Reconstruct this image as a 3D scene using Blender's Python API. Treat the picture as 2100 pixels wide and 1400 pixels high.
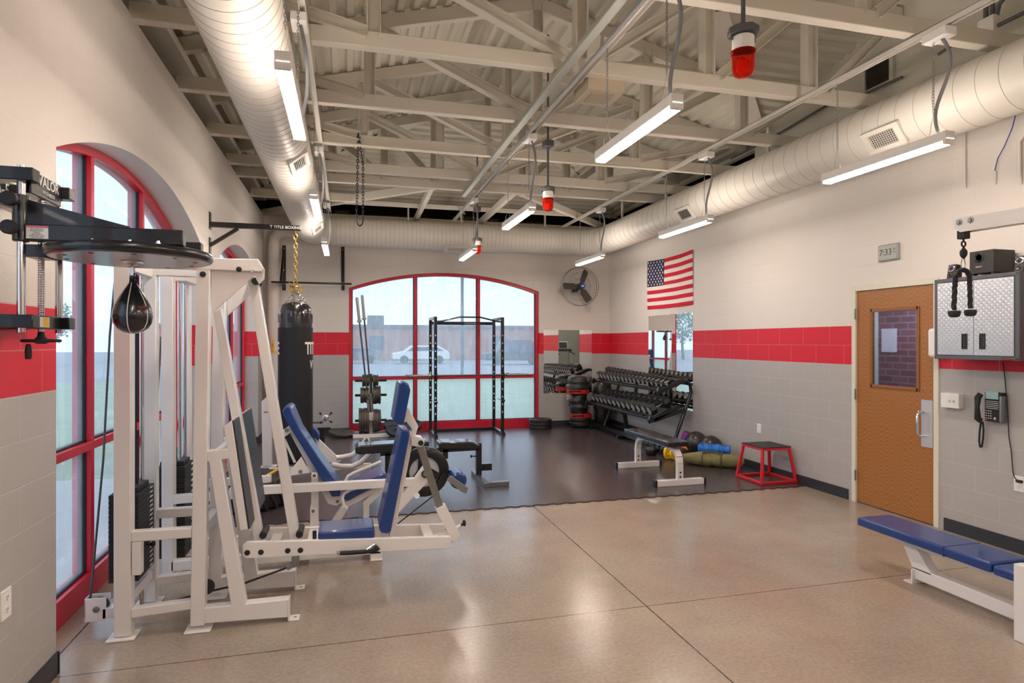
import bpy, bmesh, math, random
from mathutils import Vector, Matrix
random.seed(7)
for o in list(bpy.data.objects): bpy.data.objects.remove(o)
SC = bpy.context.scene
COL = SC.collection
R = math.radians
PI = math.pi
# ------------------------------------------------ camera
FPX = 1270.0; YAW = R(14.9); CH = 1.665
cd = bpy.data.cameras.new('camera'); cam = bpy.data.objects.new('camera', cd); COL.objects.link(cam)
cam.location = (0, 0, CH); cam.rotation_euler = (R(90), 0, -YAW)
cd.sensor_width = 36; cd.lens = 36 * FPX / 2100; cd.clip_start = 0.05; cd.clip_end = 400
SC.camera = cam
# ------------------------------------------------ colour management
SC.view_settings.view_transform = 'Standard'; SC.view_settings.look = 'None'
SC.view_settings.gamma = 1; SC.view_settings.use_curve_mapping = False
SC.view_settings.exposure = 1.78
# ------------------------------------------------ sky (overcast daylight)
W = bpy.data.worlds.new('sky'); SC.world = W; W.use_nodes = True
bg = W.node_tree.nodes['Background']; bg.inputs[0].default_value = (0.66, 0.80, 1.0, 1); bg.inputs[1].default_value = .55
LAMP = 21.0
LAMP_COL = (1.0, 0.86, 0.755)
def LCOL(k): return LAMP_COL

# ------------------------------------------------ measuring helper: a ray through a spot of the view cut with a real plane of the room
_s, _c = math.sin(YAW), math.cos(YAW)
def at(px, py, X=None, Y=None, Z=None):
    u = (px - 1050) / FPX; v = (700 - py) / FPX
    r = (_s + u * _c, _c - u * _s, v)
    if Y is not None: k = Y / r[1]
    elif X is not None: k = X / r[0]
    else: k = (Z - CH) / r[2]
    return Vector((r[0] * k, r[1] * k, CH + r[2] * k))
XL, XR, YB, ZT = -1.41, 5.107, 11.55, 3.87

# ------------------------------------------------ materials
def lin(c):
    if isinstance(c, str): c = [int(c[i:i+2], 16) for i in (0, 2, 4)]
    return tuple((v/255/12.92 if v/255 <= .04045 else ((v/255+.055)/1.055)**2.4) for v in c) + (1,)
def nt(m): m.use_nodes = True; return m.node_tree.nodes, m.node_tree.links
_m = {}
def mat(name, col='808080', rough=.5, metal=0, coat=0, bump=0, bscale=60, var=0, vscale=6, spec=.5, emit=None, es=0, dist=.002):
    if name in _m: return _m[name]
    m = bpy.data.materials.new(name); _m[name] = m
    N, L = nt(m); b = N['Principled BSDF']
    b.inputs['Base Color'].default_value = lin(col); b.inputs['Roughness'].default_value = rough
    b.inputs['Metallic'].default_value = metal; b.inputs['Coat Weight'].default_value = coat
    b.inputs['Specular IOR Level'].default_value = spec
    if emit: b.inputs['Emission Color'].default_value = tuple(emit) + (1,); b.inputs['Emission Strength'].default_value = es
    g = N.new('ShaderNodeNewGeometry')
    if var:
        n = N.new('ShaderNodeTexNoise'); n.inputs['Scale'].default_value = vscale; n.inputs['Detail'].default_value = 5
        L.new(g.outputs['Position'], n.inputs['Vector'])
        hs = N.new('ShaderNodeMixRGB'); c = lin(col)
        hs.inputs[1].default_value = tuple(max(0, v*(1-var)) for v in c[:3]) + (1,); hs.inputs[2].default_value = tuple(min(1, v*(1+var)) for v in c[:3]) + (1,)
        L.new(n.outputs['Fac'], hs.inputs[0]); L.new(hs.outputs[0], b.inputs['Base Color'])
    if bump:
        n2 = N.new('ShaderNodeTexNoise'); n2.inputs['Scale'].default_value = bscale; n2.inputs['Detail'].default_value = 3
        L.new(g.outputs['Position'], n2.inputs['Vector'])
        bp = N.new('ShaderNodeBump'); bp.inputs['Strength'].default_value = bump; bp.inputs['Distance'].default_value = dist
        L.new(n2.outputs['Fac'], bp.inputs['Height']); L.new(bp.outputs[0], b.inputs['Normal'])
    return m
def block_mat():
    m = bpy.data.materials.new('painted_block'); N, L = nt(m); b = N['Principled BSDF']
    g = N.new('ShaderNodeNewGeometry'); s = N.new('ShaderNodeSeparateXYZ'); L.new(g.outputs['Position'], s.inputs[0])
    a = N.new('ShaderNodeMath'); a.operation = 'ADD'; L.new(s.outputs[0], a.inputs[0]); L.new(s.outputs[1], a.inputs[1])
    cb = N.new('ShaderNodeCombineXYZ'); L.new(a.outputs[0], cb.inputs[0]); L.new(s.outputs[2], cb.inputs[1])
    br = N.new('ShaderNodeTexBrick'); L.new(cb.outputs[0], br.inputs['Vector'])
    br.inputs['Scale'].default_value = 1; br.inputs['Brick Width'].default_value = .4064; br.inputs['Row Height'].default_value = .2032
    br.inputs['Mortar Size'].default_value = .004; br.inputs['Mortar Smooth'].default_value = .3; br.offset = .5
    def step(z):
        k = N.new('ShaderNodeMath'); k.operation = 'GREATER_THAN'; L.new(s.outputs[2], k.inputs[0]); k.inputs[1].default_value = z; return k
    def mx(f, c1, c2):
        x = N.new('ShaderNodeMixRGB'); L.new(f, x.inputs[0])
        for i, c in ((1, c1), (2, c2)):
            if isinstance(c, tuple): x.inputs[i].default_value = c
            else: L.new(c, x.inputs[i])
        return x.outputs[0]
    lo = mx(step(1.4224).outputs[0], lin('B2AFAC'), lin('D6162F'))
    al = mx(step(1.8288).outputs[0], lo, lin('E2DBD3'))
    sc = N.new('ShaderNodeMixRGB'); sc.blend_type = 'MULTIPLY'; sc.inputs[0].default_value = 1; L.new(al, sc.inputs[1]); 
    mo = mx(br.outputs['Fac'], (1, 1, 1, 1), (1.0, 1.0, 1.0, 1)); 
    ls = N.new('ShaderNodeMixRGB'); ls.blend_type = 'MIX'; L.new(br.outputs['Fac'], ls.inputs[0]); L.new(al, ls.inputs[1])
    ad = N.new('ShaderNodeMixRGB'); ad.blend_type = 'MIX'; ad.inputs[0].default_value = .13; L.new(al, ad.inputs[1]); ad.inputs[2].default_value = (1, 1, 1, 1)
    L.new(ad.outputs[0], ls.inputs[2]); L.new(ls.outputs[0], b.inputs['Base Color'])
    b.inputs['Roughness'].default_value = .42
    n = N.new('ShaderNodeTexNoise'); n.inputs['Scale'].default_value = 90; n.inputs['Detail'].default_value = 4; L.new(g.outputs['Position'], n.inputs['Vector'])
    n2 = N.new('ShaderNodeTexNoise'); n2.inputs['Scale'].default_value = 260; n2.inputs['Detail'].default_value = 1; L.new(g.outputs['Position'], n2.inputs['Vector'])
    cr = N.new('ShaderNodeValToRGB'); cr.color_ramp.elements[0].position = .3; cr.color_ramp.elements[1].position = .38; L.new(n2.outputs['Fac'], cr.inputs[0])
    h = N.new('ShaderNodeMath'); h.operation = 'SUBTRACT'; L.new(n.outputs['Fac'], h.inputs[0])
    h2 = N.new('ShaderNodeMath'); h2.operation = 'MULTIPLY'; L.new(br.outputs['Fac'], h2.inputs[0]); h2.inputs[1].default_value = 3; L.new(h2.outputs[0], h.inputs[1])
    h3 = N.new('ShaderNodeMath'); h3.operation = 'ADD'; L.new(h.outputs[0], h3.inputs[0]); L.new(cr.outputs[0], h3.inputs[1])
    bp = N.new('ShaderNodeBump'); bp.inputs['Strength'].default_value = .55; bp.inputs['Distance'].default_value = .0018; L.new(h3.outputs[0], bp.inputs['Height']); L.new(bp.outputs[0], b.inputs['Normal'])
    return m
def floor_mat():
    m = bpy.data.materials.new('polished_concrete'); N, L = nt(m); b = N['Principled BSDF']
    g = N.new('ShaderNodeNewGeometry'); s = N.new('ShaderNodeSeparateXYZ'); L.new(g.outputs['Position'], s.inputs[0])
    n = N.new('ShaderNodeTexNoise'); n.inputs['Scale'].default_value = .9; n.inputs['Detail'].default_value = 6; n.inputs['Roughness'].default_value = .6
    L.new(g.outputs['Position'], n.inputs['Vector'])
    cr = N.new('ShaderNodeValToRGB'); e = cr.color_ramp.elements; e[0].position = .2; e[0].color = lin('8A7C6F'); e[1].position = .8; e[1].color = lin('B5A594')
    k = e.new(.5); k.color = lin('9F9182'); L.new(n.outputs['Fac'], cr.inputs[0])
    n3 = N.new('ShaderNodeTexNoise'); n3.inputs['Scale'].default_value = 1.6; n3.inputs['Detail'].default_value = 2; L.new(g.outputs['Position'], n3.inputs['Vector'])
    c3 = N.new('ShaderNodeValToRGB'); c3.color_ramp.elements[0].position = .52; c3.color_ramp.elements[0].color = (0, 0, 0, 1); c3.color_ramp.elements[1].position = .95; c3.color_ramp.elements[1].color = (.35, .35, .35, 1); L.new(n3.outputs['Fac'], c3.inputs[0])
    st = N.new('ShaderNodeMixRGB'); L.new(c3.outputs[0], st.inputs[0]); L.new(cr.outputs[0], st.inputs[1]); st.inputs[2].default_value = lin('B07A6A')
    n2 = N.new('ShaderNodeTexNoise'); n2.inputs['Scale'].default_value = 45; n2.inputs['Detail'].default_value = 6; L.new(g.outputs['Position'], n2.inputs['Vector'])
    mp = N.new('ShaderNodeMapRange'); mp.inputs[1].default_value = .3; mp.inputs[2].default_value = .7; mp.inputs[3].default_value = .86; mp.inputs[4].default_value = 1.1; L.new(n2.outputs['Fac'], mp.inputs[0])
    ml = N.new('ShaderNodeMixRGB'); ml.blend_type = 'MULTIPLY'; ml.inputs[0].default_value = 1; L.new(st.outputs[0], ml.inputs[1]); L.new(mp.outputs[0], ml.inputs[2])
    # control joints sawn into the slab
    nz = N.new('ShaderNodeTexNoise'); nz.inputs['Scale'].default_value = 25; L.new(g.outputs['Position'], nz.inputs['Vector'])
    def joint(out, period, phase, w):
        a = N.new('ShaderNodeMath'); a.operation = 'SUBTRACT'; L.new(out, a.inputs[0]); a.inputs[1].default_value = phase - period/2 + 50*period*0
        p = N.new('ShaderNodeMath'); p.operation = 'FLOORED_MODULO'; L.new(a.outputs[0], p.inputs[0]); p.inputs[1].default_value = period
        q = N.new('ShaderNodeMath'); q.operation = 'SUBTRACT'; L.new(p.outputs[0], q.inputs[0]); q.inputs[1].default_value = period/2
        r = N.new('ShaderNodeMath'); r.operation = 'ABSOLUTE'; L.new(q.outputs[0], r.inputs[0])
        j = N.new('ShaderNodeMath'); j.operation = 'MULTIPLY_ADD'; L.new(nz.outputs['Fac'], j.inputs[0]); j.inputs[1].default_value = .006; j.inputs[2].default_value = w - .003
        t = N.new('ShaderNodeMath'); t.operation = 'LESS_THAN'; L.new(r.outputs[0], t.inputs[0]); L.new(j.outputs[0], t.inputs[1]); return t
    j1 = joint(s.outputs[0], 3.3, 1.82, .0045); j2 = joint(s.outputs[1], 3.6, 3.55, .0035)
    mj = N.new('ShaderNodeMath'); mj.operation = 'MAXIMUM'; L.new(j1.outputs[0], mj.inputs[0]); L.new(j2.outputs[0], mj.inputs[1])
    fj = N.new('ShaderNodeMixRGB'); L.new(mj.outputs[0], fj.inputs[0]); L.new(ml.outputs[0], fj.inputs[1]); fj.inputs[2].default_value = lin('3A302A')
    L.new(fj.outputs[0], b.inputs['Base Color'])
    rr = N.new('ShaderNodeMapRange'); rr.inputs[1].default_value = .3; rr.inputs[2].default_value = .7; rr.inputs[3].default_value = .17; rr.inputs[4].default_value = .25; L.new(n3.outputs['Fac'], rr.inputs[0]); L.new(rr.outputs[0], b.inputs['Roughness'])
    bp = N.new('ShaderNodeBump'); bp.inputs['Strength'].default_value = .05; bp.inputs['Distance'].default_value = .002; L.new(n2.outputs['Fac'], bp.inputs['Height']); L.new(bp.outputs[0], b.inputs['Normal'])
    return m
def glass_mat(name, frost, scale=1.0):
    m = bpy.data.materials.new(name); N, L = nt(m); N.remove(N['Principled BSDF']); out = [x for x in N if x.type == 'OUTPUT_MATERIAL'][0]
    g = N.new('ShaderNodeNewGeometry')
    mpn = N.new('ShaderNodeMapping'); mpn.inputs['Scale'].default_value = (3, 3, .8); L.new(g.outputs['Position'], mpn.inputs[0])
    n = N.new('ShaderNodeTexNoise'); n.inputs['Scale'].default_value = 2.2*scale; n.inputs['Detail'].default_value = 9; n.inputs['Roughness'].default_value = .7; L.new(mpn.outputs[0], n.inputs['Vector'])
    mr = N.new('ShaderNodeMapRange'); mr.inputs[1].default_value = .35; mr.inputs[2].default_value = .75; mr.inputs[3].default_value = frost*.75; mr.inputs[4].default_value = min(.95, frost*1.7); L.new(n.outputs['Fac'], mr.inputs[0])
    tr = N.new('ShaderNodeBsdfTransparent'); tr.inputs[0].default_value = (.96, .98, .985, 1)
    tl = N.new('ShaderNodeBsdfTranslucent'); tl.inputs[0].default_value = (.9, .94, 1, 1)
    mx = N.new('ShaderNodeMixShader'); L.new(mr.outputs[0], mx.inputs[0]); L.new(tr.outputs[0], mx.inputs[1]); L.new(tl.outputs[0], mx.inputs[2])
    gl = N.new('ShaderNodeBsdfGlossy'); gl.inputs['Roughness'].default_value = .02
    fr = N.new('ShaderNodeFresnel'); fr.inputs[0].default_value = 1.4
    bf = N.new('ShaderNodeMath'); bf.operation = 'MULTIPLY'; iv = N.new('ShaderNodeMath'); iv.operation = 'SUBTRACT'; iv.inputs[0].default_value = 1; L.new(g.outputs['Backfacing'], iv.inputs[1]); L.new(fr.outputs[0], bf.inputs[0]); L.new(iv.outputs[0], bf.inputs[1])
    m2 = N.new('ShaderNodeMixShader'); L.new(bf.outputs[0], m2.inputs[0]); L.new(mx.outputs[0], m2.inputs[1]); L.new(gl.outputs[0], m2.inputs[2]); L.new(m2.outputs[0], out.inputs[0])
    return m
def wood_mat():
    m = bpy.data.materials.new('oak_veneer'); N, L = nt(m); b = N['Principled BSDF']
    g = N.new('ShaderNodeNewGeometry'); s = N.new('ShaderNodeSeparateXYZ'); L.new(g.outputs['Position'], s.inputs[0])
    def mth(op, a, c=None, d=None):
        x = N.new('ShaderNodeMath'); x.operation = op
        for i, v in enumerate((a, c, d)):
            if v is None: continue
            if isinstance(v, (int, float)): x.inputs[i].default_value = v
            else: L.new(v, x.inputs[i])
        return x.outputs[0]
    def noise(sc, mapscale):
        mp = N.new('ShaderNodeMapping'); mp.inputs['Scale'].default_value = mapscale; L.new(g.outputs['Position'], mp.inputs[0])
        n = N.new('ShaderNodeTexNoise'); n.inputs['Scale'].default_value = sc; n.inputs['Detail'].default_value = 4; L.new(mp.outputs[0], n.inputs['Vector']); return n.outputs['Fac']
    nz = noise(1, (1, 9, 2.2)); nb = noise(1, (1, 3, .9))
    col = mth('COSINE', mth('MULTIPLY', s.outputs[1], 2*PI/.135))
    hgt = mth('ADD', mth('MULTIPLY_ADD', col, .16, s.outputs[2]), mth('MULTIPLY', nz, .22))
    band = mth('SINE', mth('MULTIPLY', hgt, 2*PI/.042))
    amp = mth('MULTIPLY', band, mth('MULTIPLY', nb, 1.1))
    fine = noise(1, (60, 260, 5))
    f = mth('ADD', mth('MULTIPLY_ADD', amp, .55, .38), mth('MULTIPLY', fine, .3))
    c = N.new('ShaderNodeValToRGB'); c.color_ramp.elements[0].color = lin('7E4C22'); c.color_ramp.elements[1].color = lin('BC8148'); L.new(f, c.inputs[0])
    L.new(c.outputs[0], b.inputs['Base Color']); b.inputs['Roughness'].default_value = .3
    return m
def tread_mat():
    m = bpy.data.materials.new('tread_plate'); N, L = nt(m); b = N['Principled BSDF']; b.inputs['Base Color'].default_value = lin('C9CACC'); b.inputs['Metallic'].default_value = .75; b.inputs['Roughness'].default_value = .33
    return m
def tex_mat(name, col, rough, tex, scale, strength, dist, c2=None):
    m = bpy.data.materials.new(name); N, L = nt(m); b = N['Principled BSDF']; b.inputs['Base Color'].default_value = lin(col); b.inputs['Roughness'].default_value = rough
    g = N.new('ShaderNodeNewGeometry'); t = N.new(tex); t.inputs['Scale'].default_value = scale; L.new(g.outputs['Position'], t.inputs['Vector'])
    bp = N.new('ShaderNodeBump'); bp.inputs['Strength'].default_value = strength; bp.inputs['Distance'].default_value = dist
    o = t.outputs[1] if tex == 'ShaderNodeTexChecker' else t.outputs[0]
    L.new(o, bp.inputs['Height']); L.new(bp.outputs[0], b.inputs['Normal'])
    if c2:
        x = N.new('ShaderNodeMixRGB'); x.inputs[1].default_value = lin(col); x.inputs[2].default_value = lin(c2); L.new(o, x.inputs[0]); L.new(x.outputs[0], b.inputs['Base Color'])
    return m
def grass_mat():
    m = mat('lawn_green', '93A283', .9, var=.25, vscale=1.5); return m

M_block = block_mat(); M_floor = floor_mat(); M_wood = wood_mat(); M_tread = tread_mat()
M_glass = glass_mat('window_glass', .14); M_glassb = glass_mat('window_glass_scratched', .2, 1.6)
M_steel = mat('ceiling_paint', 'D2CCBE', .5, bump=.1)
M_deck = mat('deck_paint', 'CFCABA', .55)
M_duct = mat('duct_paint', 'DAD5CB', .42, var=.04, vscale=3)
M_seam = mat('duct_seam', 'B3ACA0', .5)
M_white = mat('white_enamel', 'EAE6E2', .28, coat=.3, bump=.04, bscale=20)
M_rail = mat('rail_white', 'DDD8D0', .4)
M_red = mat('window_red', 'D0213A', .35, bump=.03)
M_redbox = mat('box_red', 'D21F2D', .35)
M_blue = mat('vinyl_blue', '153C7E', .3, coat=.35, bump=.12, bscale=25)
M_black = mat('black_enamel', '141518', .28, coat=.3)
M_blackm = mat('black_matte', '1C1C1E', .6)
M_rubber = mat('black_rubber', '242222', .5, bump=.3, bscale=180)
M_vinyl = mat('vinyl_black', '17181C', .25, coat=.4, bump=.15, bscale=30)
M_chrome = mat('chrome', 'D8D8DA', .12, metal=1)
M_galv = mat('galvanised', '8F9192', .4, metal=.7)
M_grayp = mat('grey_paint', '5B5D60', .45, metal=.3)
M_flex = mat('flexible_steel', '85878A', .42, metal=.35)
M_iron = mat('plate_iron', '5A534C', .45, metal=.5, var=.3, vscale=12)
M_hex = mat('hex_rubber', '1F1F20', .42)
M_hexend = mat('hex_end', 'A9A7A2', .5)
M_mat = mat('mat_rubber', '463E3F', .25, var=.18, vscale=3, bump=.35, bscale=120)
M_base = mat('cove_base', '2E3238', .4)
M_plast = mat('white_plastic', 'F0EEEA', .35)
M_mirror = mat('mirror', 'F4F6F6', .01, metal=1)
M_diff = mat('lamp_diffuser', 'FFFFFF', .5, emit=LAMP_COL, es=LAMP)
M_slot = mat('lamp_slot_and_added_uplight', 'FFFFFF', .5, emit=LAMP_COL, es=LAMP*.45)  # shared by the end slots and the uplight strip added for the ceiling
M_gold = mat('brass_chain', 'C4A95E', .3, metal=.9)
M_yel = mat('yellow', 'F2C21B', .4)
M_lbl = mat('label_white', 'E8E8E4', .5)
M_cream = mat('door_frame', 'DDD9C8', .45)
M_dark = mat('void_shade', '1B1713', .9)  # near-black colour stands in for shade inside vents and eaves
M_insul = mat('insulation_brown', '5A4630', .95, bump=.6, bscale=20, dist=.02)
M_plaster = mat('plaster', 'CFCBBE', .55)
M_grey = mat('cabinet_grey', '53575C', .45)
M_foot = tex_mat('knurled_plate', '33383F', .38, 'ShaderNodeTexChecker', 90, .9, .002, '22262C')
M_spk = mat('speaker_black', '2C2826', .45)
M_redglass = bpy.data.materials.new('red_lens'); _n, _l = nt(M_redglass); _b = _n['Principled BSDF']; _b.inputs['Base Color'].default_value = (1, .05, .02, 1); _b.inputs['Roughness'].default_value = .06; _b.inputs['Transmission Weight'].default_value = .85; _b.inputs['IOR'].default_value = 1.12
M_redlit = mat('beacon_reflector', 'FF4A10', .2, metal=.3)

# ------------------------------------------------ mesh builder
class MB:
    def __init__(s): s.v = []; s.f = []
    def add(s, vs, fs):
        k = len(s.v); s.v += [tuple(v) for v in vs]; s.f += [tuple(i + k for i in f) for f in fs]; return s
    def box(s, x0, x1, y0, y1, z0, z1):
        vs = [(x, y, z) for x in (x0, x1) for y in (y0, y1) for z in (z0, z1)]
        return s.add(vs, [(0, 1, 3, 2), (4, 6, 7, 5), (0, 4, 5, 1), (2, 3, 7, 6), (0, 2, 6, 4), (1, 5, 7, 3)])
    def cbox(s, c, sx, sy, sz, rot=None):
        vs = [Vector((x*sx/2, y*sy/2, z*sz/2)) for x in (-1, 1) for y in (-1, 1) for z in (-1, 1)]
        if rot: vs = [rot @ v for v in vs]
        c = Vector(c); return s.add([v + c for v in vs], [(0, 1, 3, 2), (4, 6, 7, 5), (0, 4, 5, 1), (2, 3, 7, 6), (0, 2, 6, 4), (1, 5, 7, 3)])
    def beam(s, p, q, w, h, up=(0, 0, 1)):
        p, q = Vector(p), Vector(q); d = (q - p).normalized(); up = Vector(up)
        a = d.cross(up)
        if a.length < 1e-3: a = d.cross(Vector((0, 1, 0)))
        a.normalize(); b = a.cross(d).normalized()
        vs = [e + a*(i*w/2) + b*(j*h/2) for e in (p, q) for i in (-1, 1) for j in (-1, 1)]
        return s.add(vs, [(0, 1, 3, 2), (4, 6, 7, 5), (0, 4, 5, 1), (2, 3, 7, 6), (0, 2, 6, 4), (1, 5, 7, 3)])
    def prism(s, poly, vec):
        n = len(poly); vec = Vector(vec); P0 = [Vector(p) for p in poly]; P1 = [p + vec for p in P0]
        return s.add(P0 + P1, [tuple(range(n)), tuple(range(2*n-1, n-1, -1))] + [(i, i+n, (i+1) % n + n, (i+1) % n) for i in range(n)])
    def ring(s, c, a, b, r, n):
        return [Vector(c) + a*(r*math.cos(2*PI*i/n)) + b*(r*math.sin(2*PI*i/n)) for i in range(n)]
    def tube(s, pts, r, n=10, closed=False):
        pts = [Vector(p) for p in pts]; rs = r if isinstance(r, (list, tuple)) else [r]*len(pts)
        k = len(pts); base = len(s.v); pa = None
        for i, p in enumerate(pts):
            d = (pts[(i+1) % k] - pts[i-1]) if closed else (pts[min(i+1, k-1)] - pts[max(i-1, 0)])
            if d.length < 1e-9: d = Vector((0, 0, 1))
            d.normalize()
            if pa is None: pa = d.cross(Vector((0, 0, 1)));  pa = pa if pa.length > .05 else d.cross(Vector((0, 1, 0)))
            pa = (pa - d*pa.dot(d)).normalized(); b = d.cross(pa)
            s.v += [tuple(v) for v in s.ring(p, pa, b, rs[i], n)]
        for i in range(k if closed else k-1):
            for j in range(n):
                a0 = base + i*n + j; a1 = base + i*n + (j+1) % n; c0 = base + ((i+1) % k)*n + j; c1 = base + ((i+1) % k)*n + (j+1) % n
                s.f.append((a0, a1, c1, c0))
        if not closed: s.f.append(tuple(base + j for j in range(n-1, -1, -1))); s.f.append(tuple(base + (k-1)*n + j for j in range(n)))
        return s
    def cyl(s, p, q, r, n=20): return s.tube([p, q], r, n)
    def lathe(s, c, prof, axis=(0, 0, 1), n=28, closed=False):
        # prof: list of (radius, height along axis)
        ax = Vector(axis).normalized(); a = ax.cross(Vector((0, 0, 1))); a = a if a.length > .05 else ax.cross(Vector((1, 0, 0))); a.normalize(); b = ax.cross(a)
        base = len(s.v); c = Vector(c); k = len(prof)
        for (r, h) in prof: s.v += [tuple(v) for v in s.ring(c + ax*h, a, b, max(r, 1e-4), n)]
        for i in range(k if closed else k-1):
            for j in range(n):
                i2 = (i+1) % k
                s.f.append((base+i*n+j, base+i*n+(j+1) % n, base+i2*n+(j+1) % n, base+i2*n+j))
        if not closed: s.f.append(tuple(base + j for j in range(n-1, -1, -1))); s.f.append(tuple(base + (k-1)*n + j for j in range(n)))
        return s
    def sphere(s, c, rx, ry, rz, n=20, m=12):
        base = len(s.v); c = Vector(c)
        for i in range(m+1):
            t = PI*i/m
            for j in range(n): s.v.append((c.x+rx*max(math.sin(t), 1e-3)*math.cos(2*PI*j/n), c.y+ry*max(math.sin(t), 1e-3)*math.sin(2*PI*j/n), c.z+rz*math.cos(t)))
        for i in range(m):
            for j in range(n): s.f.append((base+i*n+j, base+(i+1)*n+j, base+(i+1)*n+(j+1) % n, base+i*n+(j+1) % n))
        return s
    def chain(s, p, q, link=.035, r=.003, n=5, wide=.5):
        p, q = Vector(p), Vector(q); L = (q-p).length; d = (q-p).normalized(); k = max(2, int(L/(link*.74)))
        a = d.cross(Vector((0, 1, 0))); a = a if a.length > .05 else d.cross(Vector((1, 0, 0))); a.normalize(); b = d.cross(a)
        for i in range(k):
            c = p + d*(L*(i+.5)/k); e = a if i % 2 else b; hl = link/2; hw = link*wide/2
            s.tube([c + d*(hl*math.cos(t))+e*(hw*math.sin(t)) for t in [2*PI*x/8 for x in range(8)]], r, n, closed=True)
        return s
_off = {}
def build(name, mb, m, parent=None, bevel=0, seg=2, angle=35, off=None, sub=0):
    me = bpy.data.meshes.new(name)
    if off is None: off = _off.get(parent.name, Vector()) if parent else Vector()
    me.from_pydata([tuple(Vector(v) - off) for v in mb.v], [], mb.f); me.update()
    bm = bmesh.new(); bm.from_mesh(me); bmesh.ops.recalc_face_normals(bm, faces=bm.faces); bm.to_mesh(me); bm.free()
    for p in me.polygons: p.use_smooth = True
    me.set_sharp_from_angle(angle=R(angle))
    if m: me.materials.append(m)
    o = bpy.data.objects.new(name, me); COL.objects.link(o)
    if parent: o.parent = parent; _off[o.name] = off
    if bevel:
        b = o.modifiers.new('bevel', 'BEVEL'); b.width = bevel; b.segments = seg; b.limit_method = 'ANGLE'; b.angle_limit = R(30)
    if sub:
        b = o.modifiers.new('sub', 'SUBSURF'); b.levels = sub; b.render_levels = sub
    return o
def islands(mb):
    par = list(range(len(mb.v)))
    def fd(a):
        while par[a] != a: par[a] = par[par[a]]; a = par[a]
        return a
    for f in mb.f:
        for i in f[1:]: par[fd(i)] = fd(f[0])
    out = {}
    for f in mb.f:
        r = fd(f[0]); q = out.setdefault(r, (MB(), {}))
        q[0].f.append(tuple(q[1].setdefault(i, len(q[1])) for i in f))
    for q, mp in out.values():
        q.v = [None]*len(mp)
        for i, k in mp.items(): q.v[k] = mb.v[i]
    return [q for q, _ in out.values()]
def build_each(name, mb, m, parent, **k):
    return [build(name, q, m, parent, **k) for q in islands(mb)]
def tag(o, label, cat=None, group=None, kind=None):
    if label: o['label'] = label
    if cat: o['category'] = cat
    if group: o['group'] = group
    if kind: o['kind'] = kind
    return o
def thing(name, label, cat, loc=(0, 0, 0), group=None, world=True, rotz=0, kind=None):
    o = bpy.data.objects.new(name, None); COL.objects.link(o); o.location = loc; o.rotation_euler = (0, 0, rotz); o.empty_display_size = .1
    _off[o.name] = Vector(loc) if world else Vector()
    return tag(o, label, cat, group, kind)
def single(name, mb, m, label, cat, group=None, loc=None, kind=None, **k):
    """a thing that is one mesh; world coordinates, origin at loc"""
    off = Vector(loc) if loc is not None else Vector()
    o = build(name, mb, m, None, off=off, **k); o.location = off
    return tag(o, label, cat, group, kind)
def dup(root, loc, rot=None, label=None, group=None, scale=None):
    r = root.copy(); COL.objects.link(r); r.location = loc
    if rot is not None: r.rotation_euler = rot
    if scale: r.scale = scale
    if label: r['label'] = label
    if group: r['group'] = group
    for ch in [o for o in root.children]:
        c = ch.copy(); COL.objects.link(c); c.parent = r
        for g in [o for o in ch.children]:
            d = g.copy(); COL.objects.link(d); d.parent = c
    return r
def text(body, size, m, parent, loc, rot, ext=.0015, name='lettering', sx=1, align='CENTER', bold=0):
    cu = bpy.data.curves.new('t', 'FONT'); cu.body = body; cu.size = size; cu.extrude = ext; cu.align_x = align; cu.align_y = 'CENTER'; cu.resolution_u = 3; cu.offset = bold
    t = bpy.data.objects.new('t', cu); COL.objects.link(t); bpy.context.view_layer.update()
    me = bpy.data.meshes.new_from_object(t.evaluated_get(bpy.context.evaluated_depsgraph_get())); bpy.data.objects.remove(t)
    off = _off.get(parent.name, Vector())
    X = Matrix.Translation(Vector(loc) - off) @ rot.to_4x4() @ Matrix.Diagonal((sx, 1, 1, 1)); me.transform(X)
    me.materials.clear(); me.materials.append(m); me.name = name
    o = bpy.data.objects.new(name, me); COL.objects.link(o); o.parent = parent; return o
def basis(x, y):  # rotation whose local x, y axes are the given world directions
    x = Vector(x).normalized(); y = Vector(y); y = (y - x*x.dot(y)).normalized(); z = x.cross(y)
    return Matrix((x, y, z)).transposed()
ORD = ['first', 'second', 'third', 'fourth', 'fifth', 'sixth', 'seventh', 'eighth', 'ninth', 'tenth', 'eleventh', 'twelfth', 'thirteenth', 'fourteenth', 'fifteenth', 'sixteenth', 'seventeenth']
def struct(name, mb, m, **k): o = build(name, mb, m, **k); o['kind'] = 'structure'; return o

# ================================================ SETTING
YR = -6.0
b = MB().box(XL-.3, XR+.3, YR-.3, YB+.3, -.12, 0); struct('floor', b, M_floor)
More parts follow.
